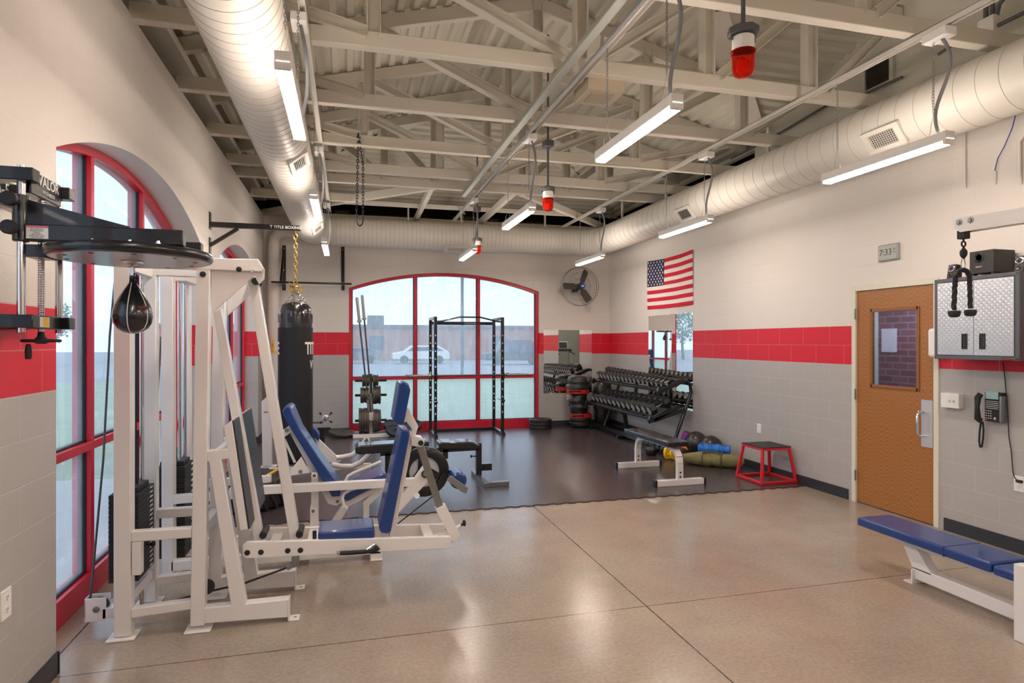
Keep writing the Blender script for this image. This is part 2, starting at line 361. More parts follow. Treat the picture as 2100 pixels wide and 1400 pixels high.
# walls with arched openings
def arch_z(t, zs, za, half):   # t in [-half, half]
    rise = za - zs; rad = (half*half + rise*rise)/(2*rise); return za - rad + math.sqrt(max(rad*rad - t*t, 0))
WINS = {4: ('Y', -.536, 2.62, 2.64, 2.965), 1: ('Y', 3.587, 6.744, 2.64, 2.965), 2: ('Y', 7.71, 10.85, 2.64, 2.965), 3: ('X', .03, 3.62, 2.635, 2.95)}
def wall(axis, c0, c1, u0, u1, ztop, ops):
    b = MB(); u = u0
    def bx(a, d, z0, z1):
        if axis == 'Y': b.box(c0, c1, a, d, z0, z1)
        else: b.box(a, d, c0, c1, z0, z1)
    for (a, d, zs, za) in ops:
        bx(u, a, 0, ztop); n = 32; mid = (a+d)/2; half = (d-a)/2
        for i in range(n):
            t0 = -half + 2*half*i/n; t1 = -half + 2*half*(i+1)/n
            pts = [(mid+t0, arch_z(t0, zs, za, half)), (mid+t1, arch_z(t1, zs, za, half)), (mid+t1, ztop), (mid+t0, ztop)]
            if axis == 'Y': b.prism([(c0, p, z) for p, z in pts], (c1-c0, 0, 0))
            else: b.prism([(p, c0, z) for p, z in pts], (0, c1-c0, 0))
        u = d
    bx(u, u1, 0, ztop); return b
struct('wall_left', wall('Y', XL-.36, XL, YR, YB, ZT, [WINS[4][1:], WINS[1][1:], WINS[2][1:]]), M_block)
struct('wall_back', wall('X', YB, YB+.36, XL-.36, XR+.3, ZT, [WINS[3][1:]]), M_block)
# right wall with the door opening and its upper plaster part
DY0, DY1, DH = 4.36, 5.345, 2.235
b = MB().box(XR, XR+.25, YR, DY0, 0, ZT).box(XR, XR+.25, DY1, YB, 0, ZT).box(XR, XR+.25, DY0, DY1, DH, ZT); struct('wall_right', b, M_block)
b = MB().box(XR, XR+.25, YR, 6.95, ZT, 5.6).box(XR-.03, XR, 1.5, 7.2, ZT-.02, ZT+.07); struct('wall_right_upper', b, M_plaster)
b = MB().box(XL-.3, XR+.3, YR-.25, YR, 0, 5.6); struct('wall_rear', b, mat('rear_wall_grey', '7C827C', .7))
b = MB().box(XL, XL+.012, YR, -.536, 0, .11).box(XL, XL+.012, 2.62, 3.587, 0, .11).box(XL, XL+.012, 6.744, 7.71, 0, .11).box(XL, XL+.012, 10.85, YB, 0, .11).box(XL-.19, XL+.012, 3.575, 3.587+.012, 0, .11).box(XL-.19, XL, 6.735, 6.744, 0, .11).box(XL-.19, XL+.012, 10.838, 10.85, 0, .11); struct('baseboard_left', b, M_base)
b = MB().box(XL, .03, YB-.012, YB, 0, .11).box(3.62, XR, YB-.012, YB, 0, .11); struct('baseboard_back', b, M_base)
b = MB().box(XR-.012, XR, YR, DY0-.05, 0, .11).box(XR-.012, XR, DY1+.05, YB, 0, .11); struct('baseboard_right', b, M_base)

def window(idx, label):
    ax, u0, u1, zs, za = WINS[idx]; t = thing('window_%d' % idx, label, None, kind='structure')
    pl = XL-.2 if ax == 'Y' else YB+.05; sg = -1 if ax == 'Y' else 1; dep = .11
    def V(u, d, z): return (pl + sg*d, u, z) if ax == 'Y' else (u, pl + sg*d, z)
    vec = Vector(V(0, dep, 0)) - Vector(V(0, 0, 0))
    mid = (u0+u1)/2; half = (u1-u0)/2; fw = .055; b = MB(); n = 40
    z0 = .03; zb = .16; zt = .985; w2 = .027
    tt = [-half + 2*half*i/n for i in range(n+1)]
    base = len(b.v)
    for t_ in tt:
        zz = arch_z(t_, zs, za, half)
        for d_, h_ in ((-.002, fw), (-.002, 0), (dep, 0), (dep, fw)): b.v.append(V(mid+t_, d_, zz-h_))
    for i in range(n):
        for j in range(4): b.f.append((base+i*4+j, base+i*4+(j+1) % 4, base+(i+1)*4+(j+1) % 4, base+(i+1)*4+j))
    cnt = [0]
    def q(a, d, zz0, zz1):
        cnt[0] += 1; o = -.0015 + .0012*(cnt[0] % 7); b.prism([V(a, o, zz0), V(d, o, zz0), V(d, o, zz1), V(a, o, zz1)], vec)
    q(u0, u0+fw, z0, zs); q(u1-fw, u1, z0, zs); q(u0, u1, 0, zb); q(u0+fw, u1-fw, zt-w2, zt+w2)
    ms = [u0 + (u1-u0)/3, u0 + 2*(u1-u0)/3]
    for mu in ms: q(mu-w2, mu+w2, zb, arch_z(mu-mid, zs, za, half)-fw*.5)
    build('frame', b, M_red, t, bevel=.003)
    g = MB()
    def gk(a, d, zz0, zz1, zfun=None):
        s = .012
        for (x0, x1) in ((a, a+s), (d-s, d)): g.prism([V(x0, .035, zz0), V(x1, .035, zz0), V(x1, .035, (zfun(x1) if zfun else zz1)), V(x0, .035, (zfun(x0) if zfun else zz1))], vec*.4)
        g.prism([V(a, .035, zz0), V(d, .035, zz0), V(d, .035, zz0+s), V(a, .035, zz0+s)], vec*.4)
    us = [u0+fw, ms[0]-w2, ms[0]+w2, ms[1]-w2, ms[1]+w2, u1-fw]
    top = lambda u: arch_z(min(max(u-mid, -half), half), zs, za, half)-fw
    for k in range(3):
        a, d = us[2*k], us[2*k+1]
        gk(a, d, zb, zt-w2); gk(a, d, zt+w2, 0, top)
        p = MB().prism([V(a, .05, zb), V(d, .05, zb), V(d, .05, zt-w2), V(a, .05, zt-w2)], vec*.05); build('pane', p, M_glassb if idx == 3 else M_glass, t)
        cols = [a + (d-a)*i/10 for i in range(11)]
        p = MB().prism([V(a, .05, zt+w2), V(d, .05, zt+w2)] + [V(u, .05, top(u)) for u in reversed(cols)], vec*.05); build('pane', p, M_glassb if idx == 3 else M_glass, t)
    build('gasket', g, M_blackm, t)
    return t
window(1, 'tall arched red framed window of six panes beside the near leg press machine')
window(4, 'added arched red framed window in the left wall behind the camera, out of view')  # unseen window added to bring daylight onto the near floor
window(2, 'tall arched red framed window in the left wall, farther from the camera')
window(3, 'wide arched red framed window of six scratched panes in the back wall')

# concrete ledge outside and sill tone at floor is plain slab
# roof deck of ribbed sheet: A rises from the left wall, C falls to the right wall, B is the hip over the back wall, D a higher cross roof
def rib(t, p=.152, h=.038):
    x = (t/p) % 1
    return 0 if x < .38 else (h*(x-.38)/.12 if x < .5 else (h if x < .88 else h*(1-(x-.88)/.12)))
def prof(a, d, p=.152):
    out = []; k = math.floor(a/p)
    while k*p < d:
        for f in (0, .38, .5, .88):
            x = (k+f)*p
            if a < x < d: out.append(x)
        k += 1
    return [a] + out + [d]
zA = lambda x: 4.66+.25*x
zC = lambda x: 5.58-.25*x
zB = lambda y: 4.31+.25*(YB-y)
zD = lambda y: min(6.03-.25*y, 5.16)
XM = 1.84; Y0 = YR-.2
b = MB()
def strips(us, fz, rngf, along):
    for i in range(len(us)-1):
        q = []
        for u in (us[i], us[i+1]):
            e = rngf(u)
            for v in e: q.append((u, v))
        a0, a1, c0, c1 = q[0], q[1], q[2], q[3]
        if along == 'Y': P_ = [(x, y, fz(x) + rib(x)) for x, y in (a0, a1, c1, c0)]
        else: P_ = [(x, y, fz(y) + rib(y)) for y, x in (a0, a1, c1, c0)]
        b.add(P_, [(0, 1, 2, 3)])
strips(prof(XL-.5, XM), zA, lambda x: (Y0, 10.14-x+.02), 'Y')
strips(prof(XM, XR+.3), zC, lambda x: (max(Y0, x+1.8) if x > 1.85 else Y0, YB-(XR-x)+.02), 'Y')
strips(prof(8.3, YB+.4), zB, lambda y: (10.14-y, XR-(YB-y)), 'X')
strips(prof(Y0, 6.94), zD, lambda y: (max(XM, y-1.8), XR+.05), 'X')
struct('ceiling', b, M_deck, angle=20)
# dark box added over and around the deck to keep sky light out
b = MB().box(XL-1.2, XR+1.2, YR-1, YB+1.2, 5.6, 5.7)
b.box(XL-.75, XL-.7, YR-1, YB+1.2, 3.5, 5.7).box(XR+.6, XR+.65, YR-1, YB+1.2, 3.5, 5.7).box(XL-1.2, XR+1.2, YB+.75, YB+.8, 3.5, 5.7).box(XL-1.2, XR+1.2, YR-.6, YR-.55, 3.5, 5.7)
b.box(XL-.75, XL-.3, YR-1, YB+1.2, 3.5, 3.56).box(XL-.7, XR+.6, YB+.3, YB+.8, 3.5, 3.56).box(XR+.2, XR+.65, YR-1, YB+1.2, 3.5, 3.56)
struct('trim_1', b, M_dark)
b = MB()
x = XL
random.seed(3)
while x < XR:
    w = random.uniform(.25, .6); b.box(x, min(x+w, XR), YB+.3, YB+.45, 3.6, 4.02+random.uniform(-.05, .09)); x += w
struct('trim_2', b, M_insul, bevel=.02)
# valley and hip plates
b = MB()
b.beam((3.3, 5.1, 4.73), (5.1, 6.9, 4.28), .26, .01); b.beam((XM, 8.3, 5.1), (XR, YB, 4.30), .2, .01); b.beam((XM, 8.3, 5.1), (XL, YB, 4.30), .2, .01)
b.box(XL-.5, XL+.04, YR, YB, 4.12, 4.2)
struct('trim_3', b, M_steel)
# ================================================ ROOF STEEL
PLACE = ['nearest the camera, at the top edge of the view', 'second back from the camera', 'third back from the camera', 'fourth back from the camera', 'fifth back, last full gable truss', 'sixth back, low hip truss']
VERT = {0: [.19, 1.84, 3.52], 1: [.19, 1.84, 3.01, 4.06], 2: [.2, 1.84, 3.05, 4.2], 3: [.18, 1.84, 3.5], 4: [.18, 1.2, 1.84, 2.5, 3.5], 5: [-.2, .5, 1.2, 2.5, 3.2, 3.9]}
for i, y in enumerate([3.56, 4.755, 5.95, 7.15, 8.25, 8.85]):
    t = thing('roof_truss', 'cream painted steel roof truss, ' + PLACE[i], 'roof truss', (1.84, y, 3.85), group='steel roof trusses')
    b = MB(); b.box(XL-.02, XR-.01, y-.045, y+.045, 3.85, 3.97); build('bottom_chord', b, M_steel, t, bevel=.006)
    hip = zB(y); X1 = XM; X2 = XM
    vx = max(XM, y-1.8); zd = zD(y); top = lambda x: (max(min(zA(x), zC(x), hip), zd) if x > vx+1e-6 and y < 6.9 else min(zA(x), zC(x), hip)) - .01
    b = MB()
    xs = [XL-.3, min(XM, (hip-4.66)/.25), max(XM, (5.58-hip)/.25), XR-.01]
    pts = [(xs[0], top(xs[0]))] + ([(xs[1], top(xs[1])), (xs[2], top(xs[2]))] if xs[2]-xs[1] > .1 else [(XM, top(XM))]) + ([(vx, top(vx)), (XR-.02, zd-.01)] if y < 6.9 else []) + ([(xs[3], top(xs[3]))] if y >= 6.9 else [])
    if y < 6.9: pts = [p for k_, p in enumerate(pts) if k_ == 0 or p[0] > pts[k_-1][0]+.01]
    for p, q in zip(pts, pts[1:]):
        b.prism([(p[0], y-.04, p[1]-.13), (q[0], y-.04, q[1]-.13), (q[0], y-.04, q[1]), (p[0], y-.04, p[1])], (0, .08, 0))
    build('top_chord', b, M_steel, t, bevel=.004)
    def channel(b, p, q, w=.095, d=.1):
        p, q = Vector(p), Vector(q); dd = (q-p).normalized(); up = Vector((0, 1, 0)); a = dd.cross(up).normalized()
        b.beam(p, q, w*.9, .008, up=up); b.beam(p+a*w*.5, q+a*w*.5, .008, d, up=up); b.beam(p-a*w*.5, q-a*w*.5, .008, d, up=up)
    for x in VERT[i]:
        b = MB(); channel(b, (x, y-.005, 3.94), (x, y-.005, top(x)-.06)); build('vertical_web', b, M_steel, t)
    dg = [((-1.2, top(-1.2)-.12), (.14, 3.95)), ((.25, top(.25)-.12), (1.8, 3.93)), ((3.0 if i in (1, 2) else 3.45, top(3.2)-.15), (1.9, 3.93))]
    if i in (1, 2): dg += [((3.1, 3.95), (4.0, top(4.0)-.12)), ((4.2 if i == 1 else 4.28, 3.95), (5.0, top(5.0)-.12))]
    elif i == 5: dg = [((-.2, top(-.2)-.1), (.5, 3.95)), ((.5, top(.5)-.1), (1.2, 3.95)), ((3.9, top(3.9)-.1), (3.2, 3.95)), ((3.2, top(3.2)-.1), (2.5, 3.95))]
    else: dg += [((3.56, 3.95), (4.85, top(4.85)-.1))]
    for (p, q) in dg:
        b = MB(); channel(b, (p[0], y-.03, p[1]), (q[0], y-.03, q[1]), .08, .09); build('diagonal_web', b, M_steel, t)
def steel(name, p, q, w, h, label, cat='roof beam', group=None):
    b = MB().beam(p, q, w, h); return single(name, b, M_steel, label, cat, group, loc=p, bevel=.004)
steel('hip_beam', (1.2, 8.9, 3.90), (XL, 11.5, 3.90), .08, .11, 'cream steel beam running diagonally to the back left corner of the roof')
steel('hip_beam', (2.5, 8.9, 3.90), (XR, 11.5, 3.90), .08, .11, 'cream steel beam running diagonally to the back right corner of the roof')
steel('roof_joist', (1.18, 8.9, 3.91), (1.22, 11.5, 3.91), .07, .10, 'left one of two short cream joists reaching over the duct to the back wall', 'roof joist')
steel('roof_joist', (2.42, 8.9, 3.91), (2.42, 11.5, 3.91), .07, .10, 'right one of two short cream joists reaching over the duct to the back wall', 'roof joist')
steel('roof_joist', (XL, 10.02, 3.91), (.1, 10.02, 3.91), .07, .12, 'short cream joist on the left wall top near the back corner', 'roof joist')
steel('roof_joist', (-.2, 10.4, 3.93), (4.0, 10.4, 3.93), .06, .07, 'long thin cream joist parallel to the back wall above the duct', 'roof joist')
steel('wall_plate', (XL, YB-.02, 3.90), (XR, YB-.02, 3.90), .1, .08, 'cream steel plate lying along the top of the back wall', 'wall plate')
# purlin-like rail along left slope seen above the wall
steel('eave_rail', (XL+.32, 1.0, 4.16), (XL+.32, 11.2, 4.16), .09, .06, 'long cream steel rail running above the left wall', 'eave rail')
# metal U channels that carry the lamps
def rail(x, y0, y1, z, label):
    b = MB(); b.box(x-.022, x-.018, y0, y1, z, z+.04).box(x+.018, x+.022, y0, y1, z, z+.04).box(x-.022, x+.022, y0, y1, z+.036, z+.04)
    return single('lamp_rail', b, M_rail, label, 'lamp rail', 'lamp rails under the trusses', loc=(x, y0, z))
rail(-.28, 1.5, 10.8, 3.80, 'white metal channel above the left row of lamps')
rail(1.84, 1.5, 11.0, 3.80, 'white metal channel above the middle row of lamps')
rail(3.92, 1.5, 11.0, 3.80, 'white metal channel above the right row of lamps')
# heavy green-grey strut beside the middle rail
b = MB().box(1.62, 1.69, 1.2, 9.0, 3.79, 3.84); single('cable_tray', b, mat('tray_paint', 'A9ABA0', .45, metal=.2), 'galvanised channel running just left of the middle lamp rail', 'cable channel', loc=(1.66, 1.2, 3.74), bevel=.006)
b = MB().tube([(1.76, 1.2, 3.77), (1.76, 9.4, 3.77), (1.80, 9.9, 3.80), (1.9, 10.2, 3.79)], .009, 8); single('conduit', b, M_flex, 'thin grey conduit running beside the middle lamp rail', 'conduit', loc=(1.76, 1.2, 3.77))
b = MB().tube([(XL+.8, 7.05, 3.84), (1.4, 7.05, 3.83), (3.8, 7.03, 3.82), (4.6, 7.05, 3.82)], .016, 8); single('sprinkler_pipe', b, M_steel, 'slim cream pipe crossing the room below the fourth truss', 'pipe', loc=(0, 7.05, 3.83))
b = MB().tube([(1.9, 4.9, 3.86), (2.2, 4.92, 4.05), (2.5, 4.95, 4.1), (4.4, 4.95, 4.06)], .018, 8); single('sprinkler_pipe', b, M_steel, 'cream bent pipe behind the second truss, right of the middle lamp', 'pipe', loc=(1.9, 4.9, 3.86))
b = MB().tube([at(1850, 158, X=5.02), at(1800, 180, X=5.02), at(1775, 192, X=5.02), at(1720, 202, X=5.02), at(1585, 281, X=5.02), at(1500, 325, X=5.02)], .014, 8); single('conduit', b, M_grayp, 'grey conduit bending up the wall above the right duct', 'conduit', loc=(5.02, 5, 4.1))
# ventilation louvre high on the right wall
t = thing('louvre', 'square dark louvre with a pale frame high on the right wall', 'louvre', (XR-.03, 5.0, 4.15))
y0, y1, z0, z1 = 4.86, 5.15, 4.2, 4.46
b = MB().box(XR-.035, XR-.002, y0-.04, y0, z0-.04, z1+.04).box(XR-.035, XR-.002, y1, y1+.04, z0-.04, z1+.04).box(XR-.035, XR-.002, y0, y1, z0-.04, z0).box(XR-.035, XR-.002, y0, y1, z1, z1+.04); build('frame', b, M_plaster, t)
b = MB()
for k in range(14): z = z0 + (z1-z0)*(k+.5)/14; b.beam((XR-.02, y0, z), (XR-.02, y1, z), .018, .003, up=(-.6, 0, .8))
b.box(XR-.008, XR-.004, y0, y1, z0, z1); build('slats', b, mat('louvre_brown', '4A4238', .6), t)
# junction box at top right
t = thing('junction_box', 'cream junction box with grey cables at the top right corner of the view', 'junction box', at(2030, 55, X=4.85))
p = at(2030, 55, X=4.85); b = MB().cbox(p, .1, .13, .13); build('box', b, M_rail, t, bevel=.005)
b = MB().tube([p + Vector((0, .03, .06)), p + Vector((0, .03, .3))], .018, 8).tube([p + Vector((0, -.02, .06)), p + Vector((0, -.02, .3))], .018, 8).tube([p + Vector((0, -.05, .06)), p + Vector((0, -.07, .14)), p + Vector((0, -.16, .2)), p + Vector((0, -.4, .19))], .018, 8).tube([p + Vector((0, .06, -.02)), p + Vector((0, .3, 0)), p + Vector((-.02, .42, -.03))], .013, 8).tube([p + Vector((0, -.06, -.02)), p + Vector((0, -.5, -.02))], .016, 8); build('cable', b, M_grayp, t)
# beige unit hanging by the second truss
p = at(1228, 180, Y=4.95)
t = thing('ceiling_speaker', 'beige box with a square grille hanging beside the second truss', 'speaker box', p)
b = MB().cbox(p + Vector((.0, 0, .01)), .33, .34, .2); build('body', b, mat('speaker_beige', 'BDB09A', .5), t, bevel=.004)
b = MB().cbox(p + Vector((.0, 0, -.093)), .2, .2, .012); build('grille', b, mat('speaker_beige2', 'A99C88', .6), t, bevel=.004)
b = MB().cyl(p + Vector((0, 0, .1)), p + Vector((0, -.1, .5)), .015, 8); build('bracket', b, M_steel, t)
# dark chain loop hanging from the truss
b = MB(); p0 = at(735, 272, Y=7.1); p1 = at(741, 465, Y=7.1)
b.chain(p0, Vector((p0.x-.02, p0.y, p1.z+.08)), .045, .004, 5).chain(Vector((p0.x+.05, p0.y, p0.z-.35)), Vector((p0.x+.05, p0.y, p1.z+.08)), .045, .004, 5)
b.chain(p0, Vector((p0.x+.05, p0.y, p0.z-.35)), .045, .004, 5)
b.tube([Vector((p0.x+.015+.035*math.cos(a), p0.y, p1.z+.08-.07*math.sin(a))) for a in [PI*k/8 for k in range(9)]], .008, 6)
single('hanging_chain', b, mat('chain_navy', '1E2436', .45, metal=.4), 'long dark blue chain loop hanging from the roof left of the centre', 'chain', loc=p0)

# ================================================ DUCT
DZ, DR = 3.56, .25
XDl, YDb, XDr = -.60, 11.12, 4.66
path = []
def arc(cx, cy, r, a0, a1, n=10): return [(cx + r*math.cos(R(a0+(a1-a0)*i/n)), cy + r*math.sin(R(a0+(a1-a0)*i/n)), DZ) for i in range(n+1)]
er = .42
raw = [(XDl, YR+.3, DZ)] + arc(XDl+er, YDb-er, er, 180, 90) + arc(XDr-er, YDb-er, er, 90, 0) + [(XDr, YR+.3, DZ)]
t = thing('air_duct', 'large cream spiral air duct running round three walls under the roof', 'air duct', (XDl, 2, DZ))
b = MB().tube(raw, DR, 40); build('duct_body', b, M_duct, t)
b = MB()
def seam_ring(p, d):
    d = Vector(d); a = Vector((0, 0, 1)); c = d.cross(a).normalized()
    b.tube([Vector(p) + a*((DR+.0005)*math.cos(2*PI*i/40)) + c*((DR+.0005)*math.sin(2*PI*i/40)) for i in range(40)], .0022, 4, closed=True)
y = 0.6
while y < YDb-er: seam_ring((XDl, y, DZ), (0, 1, 0)); y += .115
y = 0.6
while y < YDb-er: seam_ring((XDr, y, DZ), (0, 1, 0)); y += .17
x = XDl+er
while x < XDr-er: seam_ring((x, YDb, DZ), (1, 0, 0)); x += .075
for a_ in range(10, 90, 16):
    seam_ring((XDl+er-er*math.cos(R(a_)), YDb-er+er*math.sin(R(a_)), DZ), (math.sin(R(a_)), math.cos(R(a_)), 0)); seam_ring((XDr-er+er*math.cos(R(a_)), YDb-er+er*math.sin(R(a_)), DZ), (-math.sin(R(a_)), math.cos(R(a_)), 0))
build('spiral_seam', b, M_seam, t)
def hit(px, py, axis):
    r = at(px, py, Z=CH+1) - Vector((0, 0, CH)); r = r/ r.z if abs(r.z) > 1e-6 else r
    best = None
    for k in range(1, 9000):
        p = Vector((0, 0, CH)) + r*(k*.0005)
        if axis == 'L': d = math.hypot(p.x-XDl, p.z-DZ)
        elif axis == 'R': d = math.hypot(p.x-XDr, p.z-DZ)
        else: d = math.hypot(p.y-YDb, p.z-DZ)
        if d < DR: return p
    return p
def vent(px, py, axis, w, h, dense):
    p = hit(px, py, axis)
    if axis == 'L': n = Vector((p.x-XDl, 0, p.z-DZ)).normalized(); u = Vector((0, 1, 0))
    elif axis == 'R': n = Vector((p.x-XDr, 0, p.z-DZ)).normalized(); u = Vector((0, 1, 0))
    else: n = Vector((0, p.y-YDb, p.z-DZ)).normalized(); u = Vector((1, 0, 0))
    v = n.cross(u).normalized(); c = p + n*.004
    b = MB()
    for s_ in (-1, 1):
        b.beam(c + u*(s_*(w/2+.03)) - v*(h/2+.03), c + u*(s_*(w/2+.03)) + v*(h/2+.03), .06, .03, up=n)
        b.beam(c + n*.0012 - u*(w/2+.058) + v*(s_*(h/2+.0185)), c + n*.0012 + u*(w/2+.058) + v*(s_*(h/2+.0185)), .04, .03, up=n)
    g = build('vent_grille', b, M_duct, t, bevel=.003)
    b = MB().beam(c - u*w/2 - n*.006, c + u*w/2 - n*.006, h, .01, up=n); build('opening', b, M_dark, g)  # dark slab stands in for the shaded inside of the duct
    b = MB(); k = 7
    for i in range(k): q = c + v*(-h/2 + h*(i+.5)/k) + n*.004; b.beam(q - u*w/2, q + u*w/2, .003, .012, up=n)
    if dense:
        for i in range(12): q = c + u*(-w/2 + w*(i+.5)/12) + n*.006; b.beam(q - v*h/2, q + v*h/2, .003, .01, up=n)
    build('louvres', b, M_duct, g)
vent(1813, 283, 'R', .26, .13, True); vent(1405, 438, 'R', .26, .13, False); vent(613, 333, 'L', .3, .13, False); vent(651, 468, 'L', .3, .12, False); vent(935, 510, 'B', .3, .12, False)
for (x, y) in [(XDr-.0, 8.45), (XDr-.0, 6.1), (XDr, 10.0), (XDl, 4.9), (XDl, 7.2), (1.05, YDb), (2.0, YDb), (3.6, YDb)]:
    b = MB().cbox((x, y, DZ+DR+.14), .025, .04, .32); build('hanger_strap', b, M_steel, t)

# ================================================ LAMPS
def lamp(x, y0, name_txt, k):
    y1 = y0 + 1.13; z = 3.0; w = .038
    t = thing('strip_lamp', name_txt, 'strip lamp', (x, (y0+y1)/2, z), 'hanging strip lamps')
    b = MB().box(x-w, x+w, y0, y1, z+.022, z+.085).box(x-w-.0015, x+w+.0015, y0-.004, y0+.02, z-.001, z+.0875).box(x-w-.0015, x+w+.0015, y1-.02, y1+.004, z-.001, z+.0875); build('housing', b, M_plast, t, bevel=.002)
    b = MB()
    for yy in (y0-.0045, y1+.0045):
        for k_ in range(6): b.cbox((x-.028+k_*.0112, yy, z+.036), .006, .001, .002)
    build('end_slots', b, M_slot, t)
    b = MB().box(x-w+.002, x+w-.002, y0+.021, y1-.021, z, z+.0215); build('diffuser', b, M_diff, t, bevel=.006)
    b = MB().box(x-w*.6, x+w*.6, y0+.03, y1-.03, z+.0855, z+.0875); build('added_uplight', b, M_slot, t)  # glowing strip added on the housing top to brighten the ceiling
    for yy in (y0+.12, y1-.14):
        b = MB().tube([(x-w*.9, yy, z+.085), (x, yy, z+.25), (x+w*.9, yy, z+.085)], .0018, 5); build('hanger_wire', b, M_galv, t)
        b = MB().chain((x, yy, z+.25), (x, yy, 3.8), .028, .0022, 4); build('hanging_chain', b, M_galv, t)
    b = MB(); ys = y1-.05 if k == 'L' else y0+.08
    n = 18; pts = [(x + .05*math.sin(PI*i/n) + (.0), ys + .09*math.sin(2*PI*i/n)*(.6) , z+.085 + (3.78-z-.085)*i/n) for i in range(n+1)]
    b.tube(pts, .012, 8); build('flexible_conduit', b, M_flex, t)
    b = MB().box(x-.05, x+.05, ys-.09, ys+.09, 3.735, 3.795); build('connection_box', b, M_plast, t, bevel=.004)
    return t
names = ['left', 'middle', 'right']; dist = {0: 'nearest lamp of the %s row', 1: 'second lamp back in the %s row', 2: 'farthest lamp of the %s row'}
for ci, (x, ys) in enumerate([(-.305, (3.22, 6.08, 8.93)), (1.83, (3.19, 6.07, 9.01)), (3.93, (3.28, 6.13, 9.15))]):
    for k, y0 in enumerate(ys): lamp(x, y0, 'white strip lamp hung on chains, lit, ' + dist[k] % names[ci], 'LMR'[ci])
    for y0 in (.3, -2.6, -5.2): lamp(x, y0, 'white strip lamp hung on chains behind the camera', 'LMR'[ci])
# ================================================ BEACONS
def beacon(x, y, lab):
    z = 3.1
    t = thing('warning_beacon', lab, 'warning light', (x, y, z), 'red warning beacons')
    b = MB().lathe((x, y, z), [(.001, 0), (.03, .002), (.05, .016), (.058, .04), (.061, .12), (.066, .125), (.066, .14)], n=28); build('red_lens', b, M_redglass, t)
    b = MB().lathe((x, y, z), [(.012, .03), (.035, .045), (.028, .085), (.01, .1)], n=16); build('reflector', b, M_redlit, t)
    b = MB().lathe((x, y, z), [(.056, .14), (.058, .15), (.058, .215), (.05, .22)], n=28); build('collar', b, M_plast, t)
    b = MB().box(x-.048, x+.0, y-.0605, y-.0595, z+.158, z+.2); build('rating_label', b, M_lbl, t)
    b = MB().lathe((x, y, z), [(.06, .222), (.082, .226), (.085, .262), (.045, .275)], n=8).cbox((x-.07, y, z+.22), .012, .012, .05).cbox((x+.07, y, z+.22), .012, .012, .05); build('junction_housing', b, M_grayp, t, bevel=.004)
    b = MB().cyl((x, y, z+.27), (x, y, zC(x)+.02), .012, 10); build('drop_rod', b, M_grayp, t)
    b = MB().cbox((x, y, 3.84), .1, .12, .07); build('ceiling_box', b, M_grayp, t, bevel=.006)
beacon(2.08, 2.93, 'red warning beacon on a grey rod, largest and nearest, top right of centre')
beacon(2.14, 6.5, 'red warning beacon on a grey rod, middle one of the three')
beacon(2.07, 10.0, 'red warning beacon on a grey rod, smallest and farthest, in front of the back duct')
# ================================================ FLOOR MAT
b = MB(); YM = 6.01; x = XL+.012; tw = .075
pts = [(x, YM)]
k = 0
while x < XR-.014-tw:
    nx = x + tw; d = .022 if k % 2 == 0 else 0
    pts += [(x, YM-d), (nx, YM-d)]; x = nx; k += 1
pts += [(XR-.014, YM-.0)]
poly = [(px_, py_, .0) for px_, py_ in pts] + [(XR-.014, YB-.014, 0), (XL+.014, YB-.014, 0)]
b.prism(poly, (0, 0, .012))
single('rubber_mat', b, M_mat, 'dark rubber flooring with jigsaw edges covering the far half of the floor', 'floor mat', kind=None, loc=(1.8, 8.8, 0))
MZ = .012
# ================================================ DOOR
t = thing('door_1', 'oak veneer door with a glazed panel in the right wall', None, (XR, 4.85, 0), kind='structure')
b = MB().box(XR-.012, XR+.12, DY0-.0, DY0+.05, 0, DH).box(XR-.012, XR+.12, DY1-.05, DY1, 0, DH).box(XR-.012, XR+.12, DY0+.05, DY1-.05, DH-.05, DH); build('door_frame', b, M_cream, t, bevel=.003)
ya, yb, zt = DY0+.053, DY1-.053, DH-.053; wy0, wy1, wz0, wz1 = 4.575, 5.115, 1.215, 1.98
b = MB().box(XR+.01, XR+.055, ya, wy0, .01, zt).box(XR+.01, XR+.055, wy1, yb, .01, zt).box(XR+.01, XR+.055, wy0, wy1, .01, wz0).box(XR+.01, XR+.055, wy0, wy1, wz1, zt); build('door_leaf', b, M_wood, t)
b = MB().box(XR+.0, XR+.02, wy0-.012, wy0+.02, wz0-.012, wz1+.012).box(XR, XR+.02, wy1-.02, wy1+.012, wz0-.012, wz1+.012).box(XR, XR+.02, wy0, wy1, wz0-.012, wz0+.02).box(XR, XR+.02, wy0, wy1, wz1-.02, wz1+.012); build('glazing_bead', b, mat('bead_wood', '8E5C30', .4), t, bevel=.003)
b = MB().box(XR+.03, XR+.036, wy0, wy1, wz0, wz1); build('door_pane', b, mat('door_glass', '30404E', .06, spec=.9), t)
p = build('pull_plate', MB().box(XR+.004, XR+.01, 4.43, 4.545, .70, 1.13), mat('brushed_plate', 'C9CCCE', .35, metal=.4), t)
b = MB().tube([(XR+.004, 4.52, .8), (XR-.05, 4.52, .8), (XR-.07, 4.52, .83), (XR-.07, 4.52, .99), (XR-.05, 4.52, 1.02), (XR+.004, 4.52, 1.02)], .011, 10); build('pull_handle', b, M_chrome, t)
for z in (.28, 1.12, 1.95):
    b = MB().cyl((XR-.012, yb+.003, z-.055), (XR-.012, yb+.003, z+.055), .009, 8); build('hinge', b, M_galv, t)
